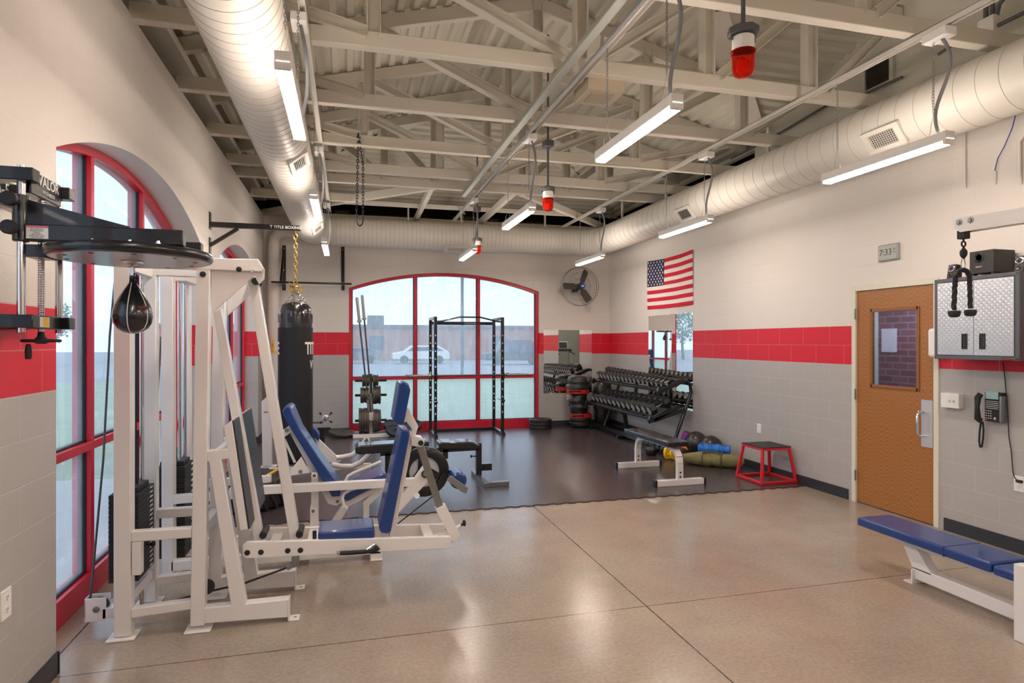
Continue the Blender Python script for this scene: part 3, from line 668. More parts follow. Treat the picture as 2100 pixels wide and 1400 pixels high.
# corridor seen through the pane: brick wall and notice
b = MB().box(XR+.9, XR+.95, 3.9, 5.9, 0, 2.6)
mb_ = bpy.data.materials.new('corridor_brick'); _N, _L = nt(mb_); _g = _N.new('ShaderNodeNewGeometry'); _mp = _N.new('ShaderNodeMapping'); _mp.inputs['Rotation'].default_value = (R(90), 0, R(90)); _L.new(_g.outputs['Position'], _mp.inputs[0])
_s2 = _N.new('ShaderNodeSeparateXYZ'); _L.new(_g.outputs['Position'], _s2.inputs[0]); _cb = _N.new('ShaderNodeCombineXYZ'); _L.new(_s2.outputs[1], _cb.inputs[0]); _L.new(_s2.outputs[2], _cb.inputs[1])
_br = _N.new('ShaderNodeTexBrick'); _L.new(_cb.outputs[0], _br.inputs[0]); _br.inputs['Scale'].default_value = 1; _br.inputs['Brick Width'].default_value = .2; _br.inputs['Row Height'].default_value = .075; _br.inputs['Mortar Size'].default_value = .006
for i_, c_ in ((1, '94605E'), (2, '7E5254'), (3, '9A9090')): _br.inputs[i_].default_value = lin(c_)
_L.new(_br.outputs[0], _N['Principled BSDF'].inputs['Base Color'])
_N2 = _m['door_glass']; _nn = _N2.node_tree.nodes['Principled BSDF']; _nn.inputs['Transmission Weight'].default_value = 1; _nn.inputs['Base Color'].default_value = lin('93A3BC'); _nn.inputs['IOR'].default_value = 1.3
struct('wall_corridor', b, mb_)
b = MB().box(XR+.25, XR+1, 3.8, 3.9, 0, 2.6).box(XR+.25, XR+1, 5.9, 6.0, 0, 2.6).box(XR+.25, XR+1, 3.8, 6, 2.6, 2.7).box(XR+.25, XR+1, 3.8, 6, -.12, 0); struct('wall_corridor_side', b, M_plaster)
_p0, _p1 = at(1808, 674, X=XR+.89), at(1838, 722, X=XR+.89)
b = MB().box(XR+.89, XR+.899, _p1.y, _p0.y, _p1.z, _p0.z); single('notice', b, M_lbl, 'white paper notice taped to the brick wall seen through the door pane', 'notice', loc=(XR+.89, _p0.y, _p0.z))
l_ = bpy.data.lights.new('corridor_lamp', 'AREA'); l_.energy = 12; l_.color = (.9, .93, 1); l_.size = .5; o_ = bpy.data.objects.new('corridor_lamp', l_); COL.objects.link(o_); o_.location = (XR+.55, 4.9, 2.5); tag(o_, 'ceiling lamp of the corridor beyond the door', 'lamp')

# ================================================ RIGHT WALL THINGS
XRI = XR
# cabinet
cx = 4.80
pa = at(1917, 572, X=cx); y1 = pa.y; y0 = at(2092, 550, X=cx).y; z1 = at(1917, 574, X=cx).z; z0 = at(1917, 735, X=cx).z
t = thing('wall_cabinet', 'grey steel wall cabinet with two tread plate doors beside the door', 'cabinet', (4.95, (y0+y1)/2, z0))
b = MB().box(cx+.015, XR-.001, y0, y1, z0, z1); build('body', b, M_grey, t, bevel=.004)
b = MB().box(cx-.004, cx+.015, y0, y1, z0, z0+.03).box(cx-.004, cx+.015, y0, y1, z1-.03, z1).box(cx-.004, cx+.015, y0, y0+.035, z0+.03, z1-.03).box(cx-.004, cx+.015, y1-.025, y1, z0+.03, z1-.03); build('front_frame', b, M_grey, t, bevel=.002)
ym = at(1998, 600, X=cx).y
def tread(b, ya, yb, za, zb):
    rows = int((zb-za)/.0205); cols = int((yb-ya)/.0205)
    for r in range(rows):
        for c_ in range(cols):
            y = ya + (yb-ya)*(c_+.5)/cols; z = za + (zb-za)*(r+.5)/rows; d = (r+c_) % 2
            e = Vector((0, .0075, .0075 if d else -.0075)); f = Vector((0, .0026, -.0026 if d else .0026)); o = Vector((cx-.0062, y, z))
            b.add([o-e, o+f, o+e, o-f, o+Vector((-.0022, 0, 0))], [(0, 1, 4), (1, 2, 4), (2, 3, 4), (3, 0, 4)])
for k, (a_, c_) in enumerate(((ym+.002, y1-.03), (y0+.04, ym-.002))):
    b = MB().box(cx-.006, cx+.012, a_, c_, z0+.035, z1-.035); tread(b, a_+.004, c_-.004, z0+.04, z1-.04); d = build('cabinet_door', b, M_tread, t)
    yh = ym + (.075 if k == 0 else -.07); b = MB()
    b.box(cx-.012, cx-.006, yh-.022, yh-.015, z0+.09, z0+.2).box(cx-.012, cx-.006, yh+.015, yh+.022, z0+.09, z0+.2).box(cx-.012, cx-.006, yh-.022, yh+.022, z0+.083, z0+.09).box(cx-.012, cx-.006, yh-.022, yh+.022, z0+.2, z0+.207).box(cx-.0075, cx-.0061, yh-.018, yh+.018, z0+.088, z0+.202); build('recessed_pull', b, M_blackm, d)
b = MB()
for yy in (y0+.012, y0+.024, y1-.012): 
    for zz in (z0+.012, z1-.012): b.lathe((cx-.004, yy, zz), [(.005, 0), (.004, .003)], axis=(-1, 0, 0), n=8)
build_each('screw', b, M_blackm, t)
b = MB().box(cx-.006, cx-.004, y0+.045, y0+.125, z0+.004, z0+.024); nb = build('nameplate', b, M_blackm, t)
text('GLADIATOR', .014, mat('badge_orange', 'F08A1E', .4), nb, (cx-.0068, y0+.08, z0+.014), basis((0, -1, 0), (0, 0, 1)), .0003)
# subwoofer and speakers on the cabinet
pS = at(1993, 552, X=4.9); zt = z1
sy0 = at(2040, 550, X=4.86).y; sy1 = at(1990, 550, X=4.86).y
SUB = t = thing('subwoofer', 'black subwoofer cube standing on the wall cabinet', 'subwoofer', (4.96, (sy0+sy1)/2, zt))
b = MB().box(4.85, 5.07, sy0-.0, sy1, zt+.02, zt+.2); build('body', b, M_spk, t, bevel=.004)
b = MB().box(4.86, 4.9, sy0+.005, sy0+.03, zt, zt+.02).box(4.86, 4.9, sy1-.03, sy1-.005, zt, zt+.02).box(5.02, 5.06, sy0+.005, sy0+.03, zt, zt+.02).box(5.02, 5.06, sy1-.03, sy1-.005, zt, zt+.02); build_each('foot', b, M_spk, t)
b = MB().lathe((4.85, (sy0+sy1)/2+.02, zt+.145), [(.04, 0), (.04, .004), (.03, .006), (.026, .001), (.024, -.0)], axis=(-1, 0, 0), n=24); build('bass_port', b, M_black, t)
text('logitech', .016, M_lbl, t, (4.8485, (sy0+sy1)/2+.02, zt+.075), basis((0, -1, 0), (0, 0, 1)), .0003)
def sat(px, py, lab):
    p = at(px, py, X=4.87); y = p.y
    t = thing('satellite_speaker', lab, 'speaker', (4.9, y, zt), 'small speakers on the cabinet')
    h = .125; hw = .036
    b = MB().prism([(4.86, y-hw, zt), (4.95, y-hw, zt), (4.95, y-hw, zt+h*.95), (4.885, y-hw, zt+h)], (0, 2*hw, 0)); build('body', b, M_spk, t, bevel=.008, seg=3)
    n = Vector((-h, 0, .025)).normalized()
    c1 = Vector((4.878, y, zt+.09)); b = MB().lathe(c1 + n*.001, [(.03, 0), (.03, .004), (.024, .006), (.022, .002), (.012, .003)], axis=n, n=24); build('driver', b, M_chrome, t)
    b = MB().lathe(c1 + n*.003, [(.02, 0), (.008, .004)], axis=n, n=20); build('cone', b, M_blackm, t)
    b = MB().lathe(Vector((4.868, y, zt+.035)) + n*.001, [(.017, 0), (.017, .004), (.009, .002)], axis=n, n=20); build('tweeter', b, M_black, t)
sat(1950, 555, 'small black speaker with silver ring left of the subwoofer'); sat(2090, 540, 'small black speaker with silver ring right of the subwoofer')
# soap dispenser
p = at(1913, 703, X=5.0)
b = MB().box(5.0, XR-.001, p.y-.06, p.y+.06, p.z-.13, p.z+.13); single('soap_dispenser', b, M_plast, 'white soap dispenser half hidden behind the cabinet', 'dispenser', loc=(5.05, p.y, p.z), bevel=.03, seg=4)
# clock
pa, pb = at(1800, 504, X=5.08), at(1842, 531, X=5.08)
t = thing('wall_clock', 'grey digital wall clock showing 7:33 above and left of the door', 'clock', (XR, (pa.y+pb.y)/2, (pa.z+pb.z)/2))
ya, yb, za, zb = pb.y, pa.y, pb.z, pa.z
b = MB().box(XR-.03, XR-.001, ya, yb, za, zb); build('case', b, mat('clock_case', '9A9EA0', .35), t, bevel=.012, seg=3)
b = MB().box(XR-.0325, XR-.0295, ya+.018, yb-.018, za+.016, zb-.016); build('display', b, mat('lcd', 'A9AFA4', .3), t)
text('7:33', .085, mat('lcd_ink', '23292A', .5), t, (XR-.0335, (ya+yb)/2+.02, (za+zb)/2), basis((0, -1, 0), (0, 0, 1)), .0003)
text('20\n73', .03, _m['lcd_ink'], t, (XR-.0335, ya+.042, (za+zb)/2+.008), basis((0, -1, 0), (0, 0, 1)), .0003)
# flag
fy0, fy1, fz1, fz0 = 8.42, 9.90, 3.07, 2.225
t = thing('flag', 'united states flag pinned flat on the right wall above the mirror', 'flag', (XR, 9.16, fz0))
def fpt(a, d):   # a 0..1 from hoist (far end) to fly, d 0..1 downward
    sag = .028*math.sin(PI*min(1, a*1.0))*(1 if d < .5 else .7)
    return Vector((XR-.006 - .006*math.sin(a*14+d*3) - .004, fy1-(fy1-fy0)*a, fz1-(fz1-fz0)*d - sag*(1-d*.5)))
def patch(a0, a1, d0, d1, m, name, na=20, nd=2, lift=0):
    b = MB(); vs = []; fs = []
    for i in range(na+1):
        for j in range(nd+1): vs.append(fpt(a0+(a1-a0)*i/na, d0+(d1-d0)*j/nd) - Vector((lift, 0, 0)))
    for i in range(na):
        for j in range(nd): k = i*(nd+1)+j; fs.append((k, k+1, k+nd+2, k+nd+1))
    b.add(vs, fs); return b
mr, mw, mn = mat('flag_red', 'D0102F', .8), mat('flag_white', 'EFE6E0', .8), mat('flag_navy', '1E2148', .8)
br_, bw_ = MB(), MB()
for i in range(13):
    a0 = .4 if i < 7 else 0; q = patch(a0, 1, i/13, (i+1)/13, None, '')
    (br_ if i % 2 == 0 else bw_).add(q.v, q.f)
build('red_stripes', br_, mr, t); build('white_stripes', bw_, mw, t)
q = patch(0, .4, 0, 7/13, None, ''); build('canton', q, mn, t)
b = MB()
for r in range(9):
    n = 6 if r % 2 == 0 else 5
    for c_ in range(n):
        a_ = .4*((c_+.5 if n == 6 else c_+1)/6); d_ = 7/13*(r+.75)/9.5; p = fpt(a_, d_) - Vector((.003, 0, 0)); vs = []
        for k in range(10): rr = .026 if k % 2 == 0 else .0115; vs.append(p + Vector((0, rr*math.sin(2*PI*k/10), rr*math.cos(2*PI*k/10))))
        b.add(vs + [p], [(k, (k+1) % 10, 10) for k in range(10)])
build('stars', b, mw, t)
# mirrors
def mirror(name, lab, axis, u0, u1, z0, z1, c):
    t = thing(name, lab, 'mirror', ((c, (u0+u1)/2, z0) if axis == 'Y' else ((u0+u1)/2, c, z0)), 'wall mirrors')
    if axis == 'Y': b = MB().box(c-.006, c-.001, u0, u1, z0, z1)
    else: b = MB().box(u0, u1, c-.006, c-.001, z0, z1)
    build('mirror_glass', b, M_mirror, t)
    b = MB()
    for f in (.15, .85):
        for z in (z0, z1):
            u = u0+(u1-u0)*f
            if axis == 'Y': b.cbox((c-.006, u, z), .012, .025, .02)
            else: b.cbox((u, c-.006, z), .025, .012, .02)
    build_each('mirror_clip', b, M_plast, t); return t
mirror('wall_mirror', 'frameless mirror pane on the right wall, farther from the camera', 'Y', 9.035, 9.87, .60, 2.11, XR)
mirror('wall_mirror', 'frameless mirror pane on the right wall, nearer the camera', 'Y', 8.43, 9.03, .60, 2.115, XR)
mirror('wall_mirror', 'frameless mirror on the back wall right of the arched window', 'X', 3.71, 4.72, .655, 1.89, YB)
# outlets
def outlet(lab, p, nrm, w=.075, h=.12, double=True):
    t = thing('wall_outlet', lab, 'outlet', p, 'white wall outlets')
    n = Vector(nrm); u = Vector((0, 0, 1)).cross(n); p = Vector(p)
    b = MB().beam(p + n*.001 - Vector((0, 0, h/2)), p + n*.001 + Vector((0, 0, h/2)), .008, w, up=u); build('cover_plate', b, M_plast, t, bevel=.002)
    b = MB()
    for dz in (-.026, .026): b.lathe(p + Vector((0, 0, dz)) + n*.003, [(.017, 0), (.016, .004)], axis=n, n=16)
    s = build('socket', b, M_plast, t)
    b = MB()
    for dz in (-.026, .026):
        for du in (-.006, .006): b.cbox(p + Vector((0, 0, dz+.004)) + n*.0075 + u*du, *( (.001, .002, .009) if abs(n.x) > .5 else (.002, .001, .009)))
        b.cbox(p + Vector((0, 0, dz-.009)) + n*.0075, .0015, .0035, .0035)
    build('slots', b, M_blackm, s); return t
outlet('white wall outlet on the right wall left of the red box', at(1557, 878, X=XR-.001), (-1, 0, 0))
po = at(2090, 992, X=XR-.001); outlet('white wall outlet on the right wall with a black cord plugged in', po, (-1, 0, 0))
outlet('white wall outlet low on the near left wall', at(11, 1238, X=XL+.001), (1, 0, 0), w=.08, h=.125)
outlet('small white wall outlet on the back wall below the mirror', at(1166, 814, Y=YB-.001), (0, -1, 0))
# switch box
pa, pb = at(1929, 805, X=XR-.06), at(1966, 836, X=XR-.06)
t = thing('switch_box', 'white rectangular wall box right of the door handle', 'switch box', (XR, (pa.y+pb.y)/2, pa.z))
b = MB().box(XR-.06, XR-.001, pb.y, pa.y, at(1929, 834, X=XR-.06).z, pa.z); build('cover_plate', b, M_plast, t, bevel=.003)
text('» »', .05, mat('print_grey', '9A9690', .6), t, (XR-.0612, (pa.y+pb.y)/2-.02, (pa.z + at(1929, 834, X=XR-.06).z)/2), basis((0, -1, 0), (0, 0, 1)), .0003)
# phone
PX = XR-.05; q = lambda px, py, X=PX: at(px, py, X=X)
t = thing('wall_phone', 'black desk phone mounted on the right wall with curly handset cord', 'telephone', q(2035, 840))
c1, c2 = q(2021, 803), q(2056, 867); zb_, zt_ = c2.z, c1.z
b = MB().box(XR-.06, XR-.001, c2.y, c1.y, zb_, zt_+.0); build('phone_body', b, M_blackm, t, bevel=.006)
b = MB().box(XR-.068, XR-.06, q(2050, 800).y, q(2024, 800).y, q(2035, 818).z, q(2035, 802).z); build('screen', b, mat('phone_lcd', '9FC3C4', .25), t, bevel=.002)
b = MB(); yy0, yy1 = q(2050, 820).y, q(2024, 820).y
for k in range(5): z = q(2035, 822+k*3.6).z; b.box(XR-.064, XR-.06, yy0, yy1, z-.004, z)
build('line_keys', b, M_lbl, t)
b = MB()
for r in range(4):
    for c_ in range(3): b.cbox((XR-.062, q(2025+c_*4.7, 840).y, q(2030, 842+r*5).z), .005, .008, .006)
build('number_keys', b, M_lbl, t)
b = MB().lathe((XR-.06, q(2043, 859).y, q(2043, 859).z), [(.014, 0), (.013, .004), (.005, .005)], axis=(-1, 0, 0), n=16); build('navigation_key', b, M_chrome, t)
b = MB().cbox((XR-.062, q(2025, 860).y, q(2025, 860).z), .005, .016, .007); build('red_key', b, mat('key_red', 'E0452F', .4), t)
b = MB().box(XR-.075, XR-.01, q(2058, 840).y, q(2053, 840).y, q(2055, 866).z, q(2055, 812).z); build('side_trim', b, M_galv, t, bevel=.008, seg=3)
b = MB().tube([q(2011, 862, XR-.08), q(2005, 858, XR-.1), q(2004, 835, XR-.115), q(2005, 815, XR-.1), q(2011, 808, XR-.08)], [.022, .024, .017, .024, .022], 14); build('handset', b, M_blackm, t)
b = MB(); pth = [q(2012, 862, XR-.04), q(2009, 885, XR-.04), q(2008, 905, XR-.04), q(2010, 917, XR-.04), q(2013, 917, XR-.04), q(2016, 900, XR-.04), q(2017, 880, XR-.04), q(2015, 864, XR-.04)]
b.tube(pth, .007, 8); build('curly_cord', b, M_blackm, t)
# power cord from the cabinet
pth = [at(x_, y_, X=XR-.02) for x_, y_ in [(2057, 742), (2061, 775), (2067, 850), (2069, 895), (2074, 925), (2077, 965), (2080, 978), (2086, 985)]]
pc_ = build('power_cord', MB().tube(pth, .004, 6), M_blackm, SUB); build('plug', MB().cbox(pth[-1] + Vector((-.0, -.015, -.003)), .03, .04, .02), M_blackm, pc_, bevel=.004)
# conduits on the wall upper right
t = thing('wall_conduit', 'white conduit stub ending on the wall under the right duct', 'conduit', at(1978, 262, X=XR-.02))
b = MB().tube([at(1978, 240, X=XR-.02), at(1978, 372, X=XR-.02), at(1980, 386, X=XR-.003)], .011, 8); build('pipe', b, M_rail, t)
t = thing('wall_conduit', 'white bent conduit on the wall at the right edge of the view', 'conduit', at(2095, 262, X=XR-.02))
b = MB().tube([at(2140, 262, X=XR-.02), at(2105, 270, X=XR-.02), at(2090, 290, X=XR-.02), at(2090, 360, X=XR-.02), at(2094, 378, X=XR-.003)], .014, 8); build('pipe', b, M_rail, t)
t = thing('data_cable', 'thin blue cable hanging from the right duct to a white stub', 'cable', at(2083, 232, X=XR-.03))
b = MB().tube([at(2086, 222, X=XR-.03), at(2076, 262, X=XR-.03), at(2060, 300, X=XR-.03), at(2046, 325, X=XR-.03), at(2040, 350, X=XR-.02)], .004, 6); build('cable', b, mat('cable_blue', '1F3C9A', .5), t)
b = MB().tube([at(2040, 350, X=XR-.02), at(2041, 378, X=XR-.004)], .01, 8); build('stub', b, M_rail, t)

# ================================================ BACK WALL THINGS
# downpipe
t = thing('drain_pipe', 'white vertical pipe in the back left corner with a yellow tag', 'pipe', (-1.235, 11.44, 0))
b = MB().tube([(-1.235, 11.44, MZ), (-1.235, 11.44, 3.36), (-1.215, 11.44, 3.46), (-1.15, 11.44, 3.54), (-1.05, 11.44, 3.57), (-.9, 11.44, 3.57)], .092, 20); build('pipe', b, mat('pipe_white', 'E2DCD6', .4), t)
b = MB().lathe((-1.235, 11.44, 1.47), [(.094, 0), (.094, .03)], n=20); build('hazard_tape', b, M_yel, t)
b = MB().box(-1.26, -1.22, 11.342, 11.349, 1.50, 1.70); nb = build('pipe_tag', b, M_yel, t)
text('GAS', .035, M_blackm, nb, (-1.24, 11.341, 1.60), basis((0, 0, 1), (-1, 0, 0)), .0003)
# pull-up bar
BY = 11.5
t = thing('pull_up_bar', 'black wall mounted pull-up bar with two bracket arms left of the back window', 'pull-up bar', at(640, 580, Y=BY))
by = 11.0
za = at(640, 578, Y=by).z
b = MB().cyl(at(556, 578, Y=by), at(721, 582, Y=by), .016, 12); build('bar', b, M_black, t)
for px in (582, 703):
    xx = at(px, 540, Y=BY).x; zt_ = at(px, 502 if px < 600 else 505, Y=BY).z; zb_ = at(px, 595, Y=BY).z
    b = MB().box(xx-.03, xx+.03, YB-.012, YB-.001, zb_, zt_).beam((xx, YB-.03, za+.0), (xx, by, za), .04, .04, up=(0, 0, 1)).beam((xx, YB-.035, zt_-.08), (xx, by+.02, za+.01), .035, .035, up=(0, 0, 1)); k_ = build('bracket', b, M_black, t)
    b = MB()
    for f in (.08, .45, .7, .93): b.lathe((xx, YB-.012, zb_+(zt_-zb_)*f), [(.012, 0), (.009, .008)], axis=(0, -1, 0), n=8)
    build_each('bolt', b, M_chrome, k_)
# fan
fc = at(1191, 587, Y=11.15); fr = .37
t = thing('wall_fan', 'large black wall fan with wire guard and blue badge by the back right corner', 'fan', fc)
b = MB()
for (rr, yy) in ((fr, 0), (fr, .1), (fr*.72, -.06), (fr*.72, .15), (fr*.42, -.085), (fr*.42, .17)):
    b.tube([fc + Vector((rr*math.cos(a), yy, rr*math.sin(a))) for a in [2*PI*i/40 for i in range(40)]], .004 if rr == fr else .0017, 5, closed=True)
for i in range(40):
    a = 2*PI*i/40; cs, sn = math.cos(a), math.sin(a)
    b.tube([fc + Vector((r_*cs, y_, r_*sn)) for r_, y_ in ((.05, -.1), (.42*fr, -.085), (.72*fr, -.06), (fr, 0), (fr, .1), (.72*fr, .15), (.42*fr, .17), (.05, .18))], .0013, 4)
build('wire_guard', b, M_grayp, t)
for a in (180, 68, -55):
    a = R(a); d = Vector((math.cos(a), 0, math.sin(a))); e = Vector((-math.sin(a), 0, math.cos(a)))
    pl = [(.05, -.02, .0), (.12, -.062, .02), (.3, -.068, .03), (.34, -.05, .03), (.34, .045, -.02), (.3, .065, -.03), (.12, .055, -.03), (.05, .02, 0)]
    b = MB().prism([fc + d*r_ + e*s_ + Vector((0, .04+y_, 0)) for r_, s_, y_ in pl], (0, .004, 0)); build('blade', b, mat('fan_blade', '4A443F', .5), t)
b = MB().cyl(fc + Vector((0, .02, 0)), fc + Vector((0, .2, 0)), .06, 20).beam(fc + Vector((0, .2, -.05)), fc + Vector((0, YB-fc.y, -.05)), .06, .06); build('motor', b, M_blackm, t)
b = MB().cyl(fc + Vector((0, -.105, 0)), fc + Vector((0, -.09, 0)), .045, 24); bd = build('badge', b, mat('badge_blue', '1B3FA0', .3), t)
b = MB().lathe(fc + Vector((0, -.1055, 0)), [(.03, 0), (.03, .0015)], axis=(0, -1, 0), n=24)
b.v = [(x_, y_, fc.z + (z_-fc.z)*.45) for x_, y_, z_ in b.v]; build('badge_oval', b, M_lbl, bd)
# heavy bag with wall bracket
HY = 7.17; hx = at(606, 600, Y=HY).x
t = thing('bag_bracket', 'black steel arm on the left wall lettered in white above the heavy bag', 'bag hanger', (XL, HY, 2.88))
zb_ = at(606, 468, Y=HY).z; ex = at(617, 468, Y=HY).x
b = MB().beam((XL, HY, zb_), (ex, HY, zb_), .05, .055); arm = build('arm', b, M_black, t, bevel=.003)
b = MB().box(XL, XL+.01, HY-.04, HY+.04, zb_-.05, zb_+.13).box(XL, XL+.01, HY-.04, HY+.04, zb_-.32, zb_-.14); build_each('wall_plate', b, M_black, t)
b = MB().beam((XL+.005, HY, zb_-.22), (XL+.28, HY, zb_-.03), .035, .035); build('brace', b, M_black, t)
text('T TITLE BOXING', .043, M_lbl, arm, (ex-.155, HY-.027, zb_), basis((1, 0, 0), (0, 0, 1)), .0006)
t = thing('heavy_bag', 'tall black heavy punching bag hanging from a brass chain', 'punching bag', (hx, HY, .33))
zt_ = at(606, 618, Y=HY).z; zk = at(606, 595, Y=HY).z; rb = .182
b = MB().lathe((hx, HY, .33), [(.05, 0), (.13, .01), (.172, .05), (rb, .12), (rb, 1.0), (rb, at(606, 672, Y=HY).z-.33)], n=36); bag = build('bag_body', b, mat('bag_canvas', '15171B', .65), t)
z7 = at(606, 672, Y=HY).z
prof_ = [(rb*.985, 0), (rb*.985, .08), (rb*.95, .16), (rb*.9, .22), (rb*.72, zt_-z7-.03), (.02, zt_-z7-.0)]
b = MB().lathe((hx, HY, z7), prof_, n=36); build('leather_top', b, M_vinyl, t)
for a in (-150, -100, -55, 0, 60, 120):
    a = R(a); d = Vector((math.cos(a), math.sin(a), 0)); c0 = Vector((hx, HY, 0))
    b = MB().chain(c0 + Vector((0, 0, zk)), c0 + d*(rb*.62) + Vector((0, 0, zt_-.02)), .045, .004, 5).chain(c0 + d*(rb*.62) + Vector((0, 0, zt_-.02)), c0 + d*(rb*.97) + Vector((0, 0, zt_-.16)), .06, .005, 5); build('suspension_chain', b, M_chrome, t)
    b = MB(); n = d; u = Vector((-d.y, d.x, 0)); c1 = c0 + d*(rb*.965) + Vector((0, 0, z7+.1))
    b.beam(c1 - Vector((0, 0, .045)), c1 + Vector((0, 0, .05)), .008, .075, up=u); build('strap_patch', b, M_vinyl, t)
mt = M_lbl
for (ch_, a, z_, sz) in (('T', -42, 1.585, .185), ('I', -28, 1.585, .185), ('T', -15, 1.585, .185), ('L', 3, 1.585, .185), ('E', 19, 1.585, .185), ('E', -157, 1.585, .185), ('V', -24, 1.41, .12)):
    a = R(a); d = Vector((math.cos(a), math.sin(a), 0)); text(ch_, sz, mt, bag, Vector((hx, HY, z_)) + d*(rb+.0025), basis((-d.y, d.x, 0), (0, 0, 1)), .0006, sx=.75, bold=.004)
t = thing('brass_chain', 'brass coloured chain with a knot, above the heavy bag', 'chain', (hx, HY, zk))
b = MB().chain((hx, HY, zb_-.02), (hx, HY, zk+.02), .066, .006, 6, .58); build('links', b, M_gold, t)
b = MB()
random.seed(5)
for k in range(9):
    c0 = Vector((hx+random.uniform(-.05, .05), HY+random.uniform(-.04, .04), zk+random.uniform(-.02, .06))); d = Vector((random.uniform(-1, 1), random.uniform(-1, 1), random.uniform(-.6, .6))).normalized(); b.chain(c0-d*.04, c0+d*.04, .055, .0055, 5)
build('knot', b, M_gold, t)
# ================================================ SPEED BAG PLATFORM (left wall, near)
_jit = [0]
def jit(): _jit[0] += 1; return .0007*(_jit[0] % 9)
def pz(b, poly, y0, dy):
    y0 = y0 + jit(); return b.prism([at(px, py, Y=y0) for px, py in poly], (0, dy, 0))
t = thing('speed_bag_platform', 'black wall mounted speed bag platform with round board, rods and hand wheel', 'speed bag platform', (XL, 2.92, 1.7))
SX, YA, YB2 = -1.2, 2.76, 3.08
b = MB()
for z0_ in (2.274, 1.717):
    for yy in (2.73, 3.05): b.box(XL, -1.15, yy, yy+.06, z0_, z0_+.05)
b.box(-1.225, -1.18, 2.79, 3.05, 2.238, 2.329).box(-1.225, -1.18, 2.79, 3.05, 1.715, 1.77)
b.box(XL, XL+.04, 2.5, 3.3, 2.25, 2.335).box(XL, XL+.04, 2.5, 3.3, 1.72, 1.78)
fr_ = build_each('frame_beam', b, M_black, t, bevel=.003)[0]
text('VALOR', .058, M_lbl, fr_, (-1.179, 2.935, 2.302), basis((0, 1, 0), (0, 0, 1)), .0006, sx=.95, bold=.001)
text('FITNESS', .02, M_lbl, fr_, (-1.179, 2.935, 2.262), basis((0, 1, 0), (0, 0, 1)), .0006, sx=1.5)
text('CA-53', .075, M_lbl, fr_, (XL+.041, 2.99, 2.292), basis((0, 1, 0), (0, 0, 1)), .0006, bold=.001)
b = MB().box(-1.1795, -1.179, 2.80, 2.94, 1.722, 1.763); lb = build('instruction_label', b, M_lbl, t)
b = MB().box(-1.1789, -1.1785, 2.885, 2.935, 1.724, 1.761); build('yellow_patch', b, M_yel, lb)
for yy in (YA, YB2):
    b = MB().cyl((SX, yy, 1.70), (SX, yy, 2.335), .014, 16); build('guide_rod', b, M_chrome, t)
    b = MB().lathe((SX, yy, 2.045), [(.024, 0), (.028, .004), (.028, .175), (.022, .178)], n=24); build('sleeve', b, M_black, t)
    b = MB().box(SX+.02, -.636, yy-.026, yy+.026, 2.049, 2.111); a_ = build('arm', b, M_black, t, bevel=.004)
    b = MB().prism([(SX+.02, yy-.012, 2.111), (-.83, yy-.012, 2.112), (-.83, yy-.012, 2.118), (SX+.025, yy-.012, 2.205)], (0, .024, 0)); build('gusset', b, M_black, t)
for z_ in (2.19, 2.085):
    b = MB().cyl((SX, YA-.02, z_), (SX, YA-.07, z_), .006, 8).cyl((SX, YA-.025, z_), (SX, YA-.04, z_), .012, 8); k_ = build('knob_stem', b, M_chrome, t)
    b = MB().lathe((SX, YA-.07, z_), [(.012, 0), (.026, .006), (.027, .028), (.022, .033)], axis=(0, -1, 0), n=16); build('knob', b, M_blackm, k_)
b = MB().box(-1.1725+.0, -1.10, YA-.0275, YA-.0265, 2.055, 2.104); lb = build('warning_label', b, M_lbl, t)
b = MB().box(-1.1725, -1.10, YA-.0282, YA-.0276, 2.096, 2.104); build('red_strip', b, mat('pink', 'D2707C', .5), lb)
for i, s_ in enumerate(['BE CERTAIN', 'ADJUSTMENT', 'PIN IS', 'PROPERLY', 'INSERTED AND', 'TIGHTENED']): text(s_, .0075, M_grayp, lb, (-1.137, YA-.0282, 2.091-.0065*i), basis((1, 0, 0), (0, 0, 1)), .0001)
BC = Vector((-.87, 2.92, 2.003))
b = MB().lathe(BC, [(.001, 0), (.285, 0), (.298, .004), (.305, .014), (.305, .030), (.298, .040), (.285, .044), (.001, .044)], n=72); bd = build('board', b, M_black, t)
b = MB()
for k in range(10):
    a = 2*PI*k/10; b.lathe(BC + Vector((.24*math.cos(a), .24*math.sin(a), -.001)), [(.009, 0), (.008, -.001)], n=10)
build_each('board_screw', b, M_blackm, bd)
b = MB().lathe(BC, [(.001, -.0005), (.284, -.0005), (.284, .001), (.001, .001)], n=64); build('board_underside', b, mat('board_reflection_grey', '8E8A86', .25), bd)  # grey disc paints the floor's reflection onto the black board's underside
b = MB()
for x_ in (-.95, -.82, -.72): b.lathe((x_, YA-.04, 2.047), [(.011, 0), (.011, .006), (.006, .007), (.006, .014)], n=6)
build_each('board_bolt', b, M_chrome, bd)
b = MB().cyl((SX, 2.92, 1.655), (SX, 2.92, 2.335), .011, 12)
for k in range(50): b.lathe((SX, 2.92, 1.78+k*.0095), [(.011, 0), (.0128, .002), (.011, .004)], n=12)
build('adjusting_screw', b, M_chrome, t)
b = MB().box(-1.235, -1.165, 2.86, 2.98, 2.0, 2.05).cyl((SX, 2.92, 2.25), (SX, 2.92, 2.275), .022, 12); build_each('screw_block', b, M_black, t)
b = MB().tube([(SX+.062*math.cos(a), 2.92+.062*math.sin(a), 1.668) for a in [2*PI*i/32 for i in range(32)]], .0065, 8, closed=True).lathe((SX, 2.92, 1.655), [(.015, 0), (.032, .01), (.014, .03), (.011, .05)], n=16)
for k in range(3): a = 2*PI*k/3+.4; b.tube([(SX, 2.92, 1.672), (SX+.06*math.cos(a), 2.92+.06*math.sin(a), 1.668)], .006, 6)
